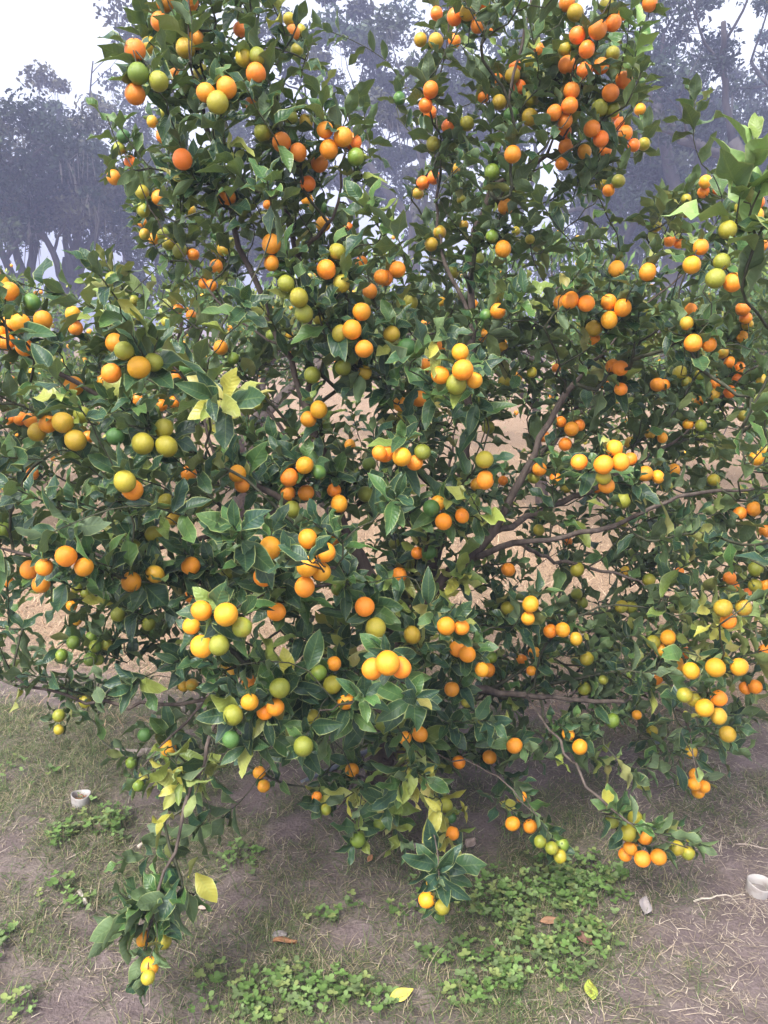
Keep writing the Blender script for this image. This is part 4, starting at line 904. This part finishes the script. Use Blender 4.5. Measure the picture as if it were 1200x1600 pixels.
# ------------------------------------------------------------------ fruit
ORG = dict(zip(range(10), [((.040, .115, .030), (.10, .19, .04), .5, .7), ((.055, .150, .035), (.13, .23, .045), .5, .7), ((.13, .22, .028), (.24, .29, .035), .45, .65),
      ((.22, .26, .030), (.36, .32, .035), .45, .68), ((.40, .33, .028), (.25, .27, .03), .48, .66), ((.55, .33, .025), (.30, .28, .03), .5, .68),
      ((.86, .375, .02), (.66, .38, .028), .52, .72), ((.89, .305, .017), (.86, .39, .022), .5, .72), ((.88, .29, .02), (.88, .36, .025), .5, .7), ((.86, .23, .022), (.88, .29, .025), .5, .7)]))
FM = {k: fruit_material('fruit_skin_%d' % k, *v) for k, v in ORG.items()}
M_calyx, t_, b_ = mat('fruit_calyx'); b_.inputs['Base Color'].default_value = (.07, .10, .03, 1); b_.inputs['Roughness'].default_value = .7
def fruit_shape(seed, elong, nu=20, nv=13):
    V = []; rn = random.Random(seed); ox = rn.uniform(0, 9)
    for i in range(nv):
        a = math.pi * i / (nv - 1)
        for j in range(nu):
            b = 2 * math.pi * j / nu; r = 1 + .03 * math.sin(2 * b + ox) * math.sin(a) + .02 * math.sin(3 * a + ox)
            z = math.cos(a) * elong
            if i == 0: z -= .06
            V.append((r * math.sin(a) * math.cos(b), r * math.sin(a) * math.sin(b), z - (.05 * math.exp(-(a / .25) ** 2))))
    Q = [(i * nu + j, (i + 1) * nu + j, (i + 1) * nu + (j + 1) % nu, i * nu + (j + 1) % nu) for i in range(nv - 1) for j in range(nu)]; nq = len(Q); n0 = len(V)
    # five-lobed calyx at the stalk
    for j in range(10):
        b = 2 * math.pi * j / 10; rr = .17 if j % 2 == 0 else .09
        V.append((rr * math.cos(b), rr * math.sin(b), elong * .965))
    V.append((0, 0, elong * 1.03)); Tq = [(n0 + 10, n0 + j, n0 + (j + 1) % 10) for j in range(10)]
    return np.array(V), np.array(Q), np.array(Tq), [0] * nq + [1] * 10
FS = [fruit_shape(k, e) for k, e in enumerate((.97, 1.04, 1.10, 1.0))]; fme = {}
def fruit_mesh(k, c):
    if (k, c) not in fme:
        V, Q, T, mi = FS[k]; fme[k, c] = mesh_np('fruit', V, [Q, T], [FM[c], M_calyx], mat_idx=mi)
    return fme[k, c]
NAMES = ['green unripe fruit', 'green unripe fruit', 'olive green fruit', 'olive green fruit', 'yellow-green half-ripe fruit', 'yellow-green half-ripe fruit', 'yellow-orange fruit', 'yellow-orange fruit', 'ripe orange fruit', 'ripe deep orange fruit']
stalk = {}
for s in SH:
    if s.kind == 'fruit':
        for i in s.fr: stalk[i] = nrm(NODES[s.ch[-1]] - FP[i] + UPW * .02)
def fmat(i):
    z = nrm(stalk[i] + RNG.normal(0, .1, 3)); x = nrm(np.cross(z, RNG.normal(0, 1, 3))); y = np.cross(z, x)
    return np.stack([x, y, z], 1) * FRAD[i]
show = FR[:, 2].copy(); show[(FR[:, 0] < 3) | (FR[:, 0] > 1196)] -= 8
own = np.argsort(-show)[:298]; loose = [i for i in range(nF) if i not in set(own.tolist())]
for i in own:
    c = int(FR[i, 3]); ob = obj('fruit', fruit_mesh(int(i) % 4, c), tree); M4 = np.eye(4); M4[:3, :3] = fmat(i); M4[:3, 3] = FP[i] - np.array(tree.location)
    ob.matrix_local = Matrix(M4.tolist()); ob['label'] = NAMES[c]
A = Acc(); mi_all_q = []; mi_all_t = []
for i in loose:
    V, Q, T, mi = FS[i % 4]; A.add(V @ fmat(i).T + FP[i], Q, T); mi_all_q += [int(FR[i, 3])] * len(Q); mi_all_t += [10] * len(T)
fr = child_w('fruit', A.verts(), A.faces(), [FM[k] for k in range(10)] + [M_calyx], tree, mat_idx=mi_all_q + mi_all_t); fr['kind'] = 'stuff'

# ------------------------------------------------------------------ the next orchard row behind
M_leaf2 = leaf_material('orchard_leaf', rough=.5, trans=.22, rimw=.3)
M_dot = attr_material('orchard_fruit', .4, 30, .1, .4)
def row_tree(x, Y, rx, H, label, seed, nl=8500, nf=190, tint=1.0):
    rn = random.Random(seed); rg = np.random.default_rng(seed); z0 = float(gh(x, Y)); e = empty('orchard_tree', (x, Y, z0)); tag(e, label, 'tree', 'citrus trees in the next orchard row')
    tips = []; A = Acc()
    def grow(p, d, L, r, lev):
        pts = [p]; q = p
        for k in range(4): d = nrm(d + rg.normal(0, .14, 3)); q = q + d * L / 4; pts.append(q)
        V, Q, T = tube(pts, np.linspace(r, r * .6, 5), 6); A.add(V, Q, T)
        if lev == 3: tips.append(q); return
        for k in range(4 if lev < 2 else 3):
            ax = nrm(np.cross(d, rg.normal(0, 1, 3))); a = rn.uniform(.4, 1.0); grow(pts[rn.choice((2, 3, 4))], nrm(d * math.cos(a) + ax * math.sin(a) + [0, 0, .1]), L * rn.uniform(.6, .85), r * .55, lev + 1)
    grow(np.array([x, Y, z0 - .05]), np.array([rn.uniform(-.1, .1), 0, 1.0]), H * .36, .045, 0)
    t = np.array(tips); sx = rx / np.percentile(np.abs(t[:, 0] - x), 92); sz = (H * .94) / np.percentile(t[:, 2] - z0, 95)
    S = np.array([sx, sx, sz]); o = np.array([x, Y, z0]); t = (t - o) * S + o; t = t[t[:, 2] > z0 + .3]
    child_w('trunk', (A.verts() - o) * S + o, A.faces(), M_bark, e)
    cl = t[rg.choice(len(t), nl)]; P = cl + rg.normal(0, .09, (nl, 3)); P[:, 2] = np.maximum(P[:, 2], z0 + .18); d = nrm(nrm(P - o - [0, 0, H * .35]) + rg.normal(0, .6, (nl, 3)) + [0, 0, .2]); s = nrm(np.cross(d, rg.normal(0, 1, (nl, 3)) + [0, 0, 1.5])); u = np.cross(d, s)
    L = rg.uniform(.055, .09, nl)
    row = [P, P + (d * .45 + s * .19 + u * .04) * L[:, None], P + d * L[:, None], P + (d * .45 - s * .19 + u * .04) * L[:, None], P + d * .45 * L[:, None]]
    V = np.stack(row, 1).reshape(-1, 3); i = np.arange(nl)[:, None] * 5; T = np.concatenate([i + [[0, 1, 4]], i + [[1, 2, 4]], i + [[2, 3, 4]], i + [[3, 0, 4]]], 0)
    uv = np.tile([(.5, 0), (1, .5), (.5, 1), (0, .5), (.5, .5)], (nl, 1)); col = LEAFCOL[rg.choice([2, 3, 5, 6, 7, 8, 9, 10, 11], nl, p=[.12, .12, .12, .15, .14, .12, .1, .08, .05])] * tint
    child_w('crown', V, T, M_leaf2, e, uv=uv, col=np.repeat(col, 5, 0))
    A2 = Acc(); uu, vv = np.meshgrid(np.linspace(0, 2 * np.pi, 8, endpoint=False), np.linspace(0, np.pi, 6)); sp = np.stack([np.sin(vv) * np.cos(uu), np.sin(vv) * np.sin(uu), np.cos(vv)], -1).reshape(-1, 3)
    Qf = np.array([(i * 8 + j, (i + 1) * 8 + j, (i + 1) * 8 + (j + 1) % 8, i * 8 + (j + 1) % 8) for i in range(5) for j in range(8)])
    for k in range(nf):
        q = t[rn.randrange(len(t))] + rg.normal(0, .1, 3); q = q + nrm(q - o - [0, 0, H * .45]) * .07
        c = np.array(rn.choice([(.80, .30, .02), (.82, .36, .025), (.78, .42, .03), (.40, .34, .05)])); A2.add(sp * rn.uniform(.017, .022) + q, Qf, col=c)
    f = child_w('fruit', A2.verts(), A2.faces(), M_dot, e, **A2.kw()); f['kind'] = 'stuff'
row_tree(-3.3, 6.4, 1.15, 1.75, 'small fruiting citrus behind the broad tree, before the slanting oak', 41, tint=1.2)
row_tree(-1.15, 6.2, 1.10, 1.85, 'fruiting citrus seen through the limbs under the tall spire', 42, tint=1.25)
row_tree(1.35, 6.6, 1.05, 2.05, 'pale-leaved citrus seen through the gap before the bushy oak', 43, nf=120, tint=1.35)
row_tree(3.55, 6.3, 1.1, 1.95, 'fruit-dotted citrus beyond the far end of the broad tree', 44, tint=1.25)
row_tree(-5.4, 9.8, 1.2, 1.9, 'citrus of the farther row, small beside the broad mossy oak', 45, nl=5000, nf=110, tint=1.2)
row_tree(.3, 10.2, 1.2, 1.9, 'citrus of the farther row behind the middle limbs', 46, nl=5000, nf=110, tint=1.2)
row_tree(5.3, 10.0, 1.2, 1.9, 'citrus of the farther row below the massive curved trunk', 47, nl=5000, nf=110, tint=1.2)
HAZE = 0.008
# ------------------------------------------------------------------ haze
hv = np.array([(x, y, z) for x in (-195, 195) for y in (-65, 195) for z in (-1.2, 26)], float)
hf = np.array([(0, 1, 3, 2), (4, 6, 7, 5), (0, 4, 5, 1), (2, 3, 7, 6), (0, 2, 6, 4), (1, 5, 7, 3)])
mh = bpy.data.materials.new('haze'); mh.use_nodes = True; th_ = mh.node_tree; th_.nodes.clear()
vo = th_.nodes.new('ShaderNodeVolumePrincipled'); vo.inputs['Color'].default_value = (.60, .64, 1.0, 1); vo.inputs['Density'].default_value = HAZE
oo = th_.nodes.new('ShaderNodeOutputMaterial'); th_.links.new(vo.outputs[0], oo.inputs['Volume'])
tag(obj('haze', mesh_np('haze', hv, hf, mh, smooth=False)), 'pale lavender haze in the air over the orchard', 'haze', kind='stuff')
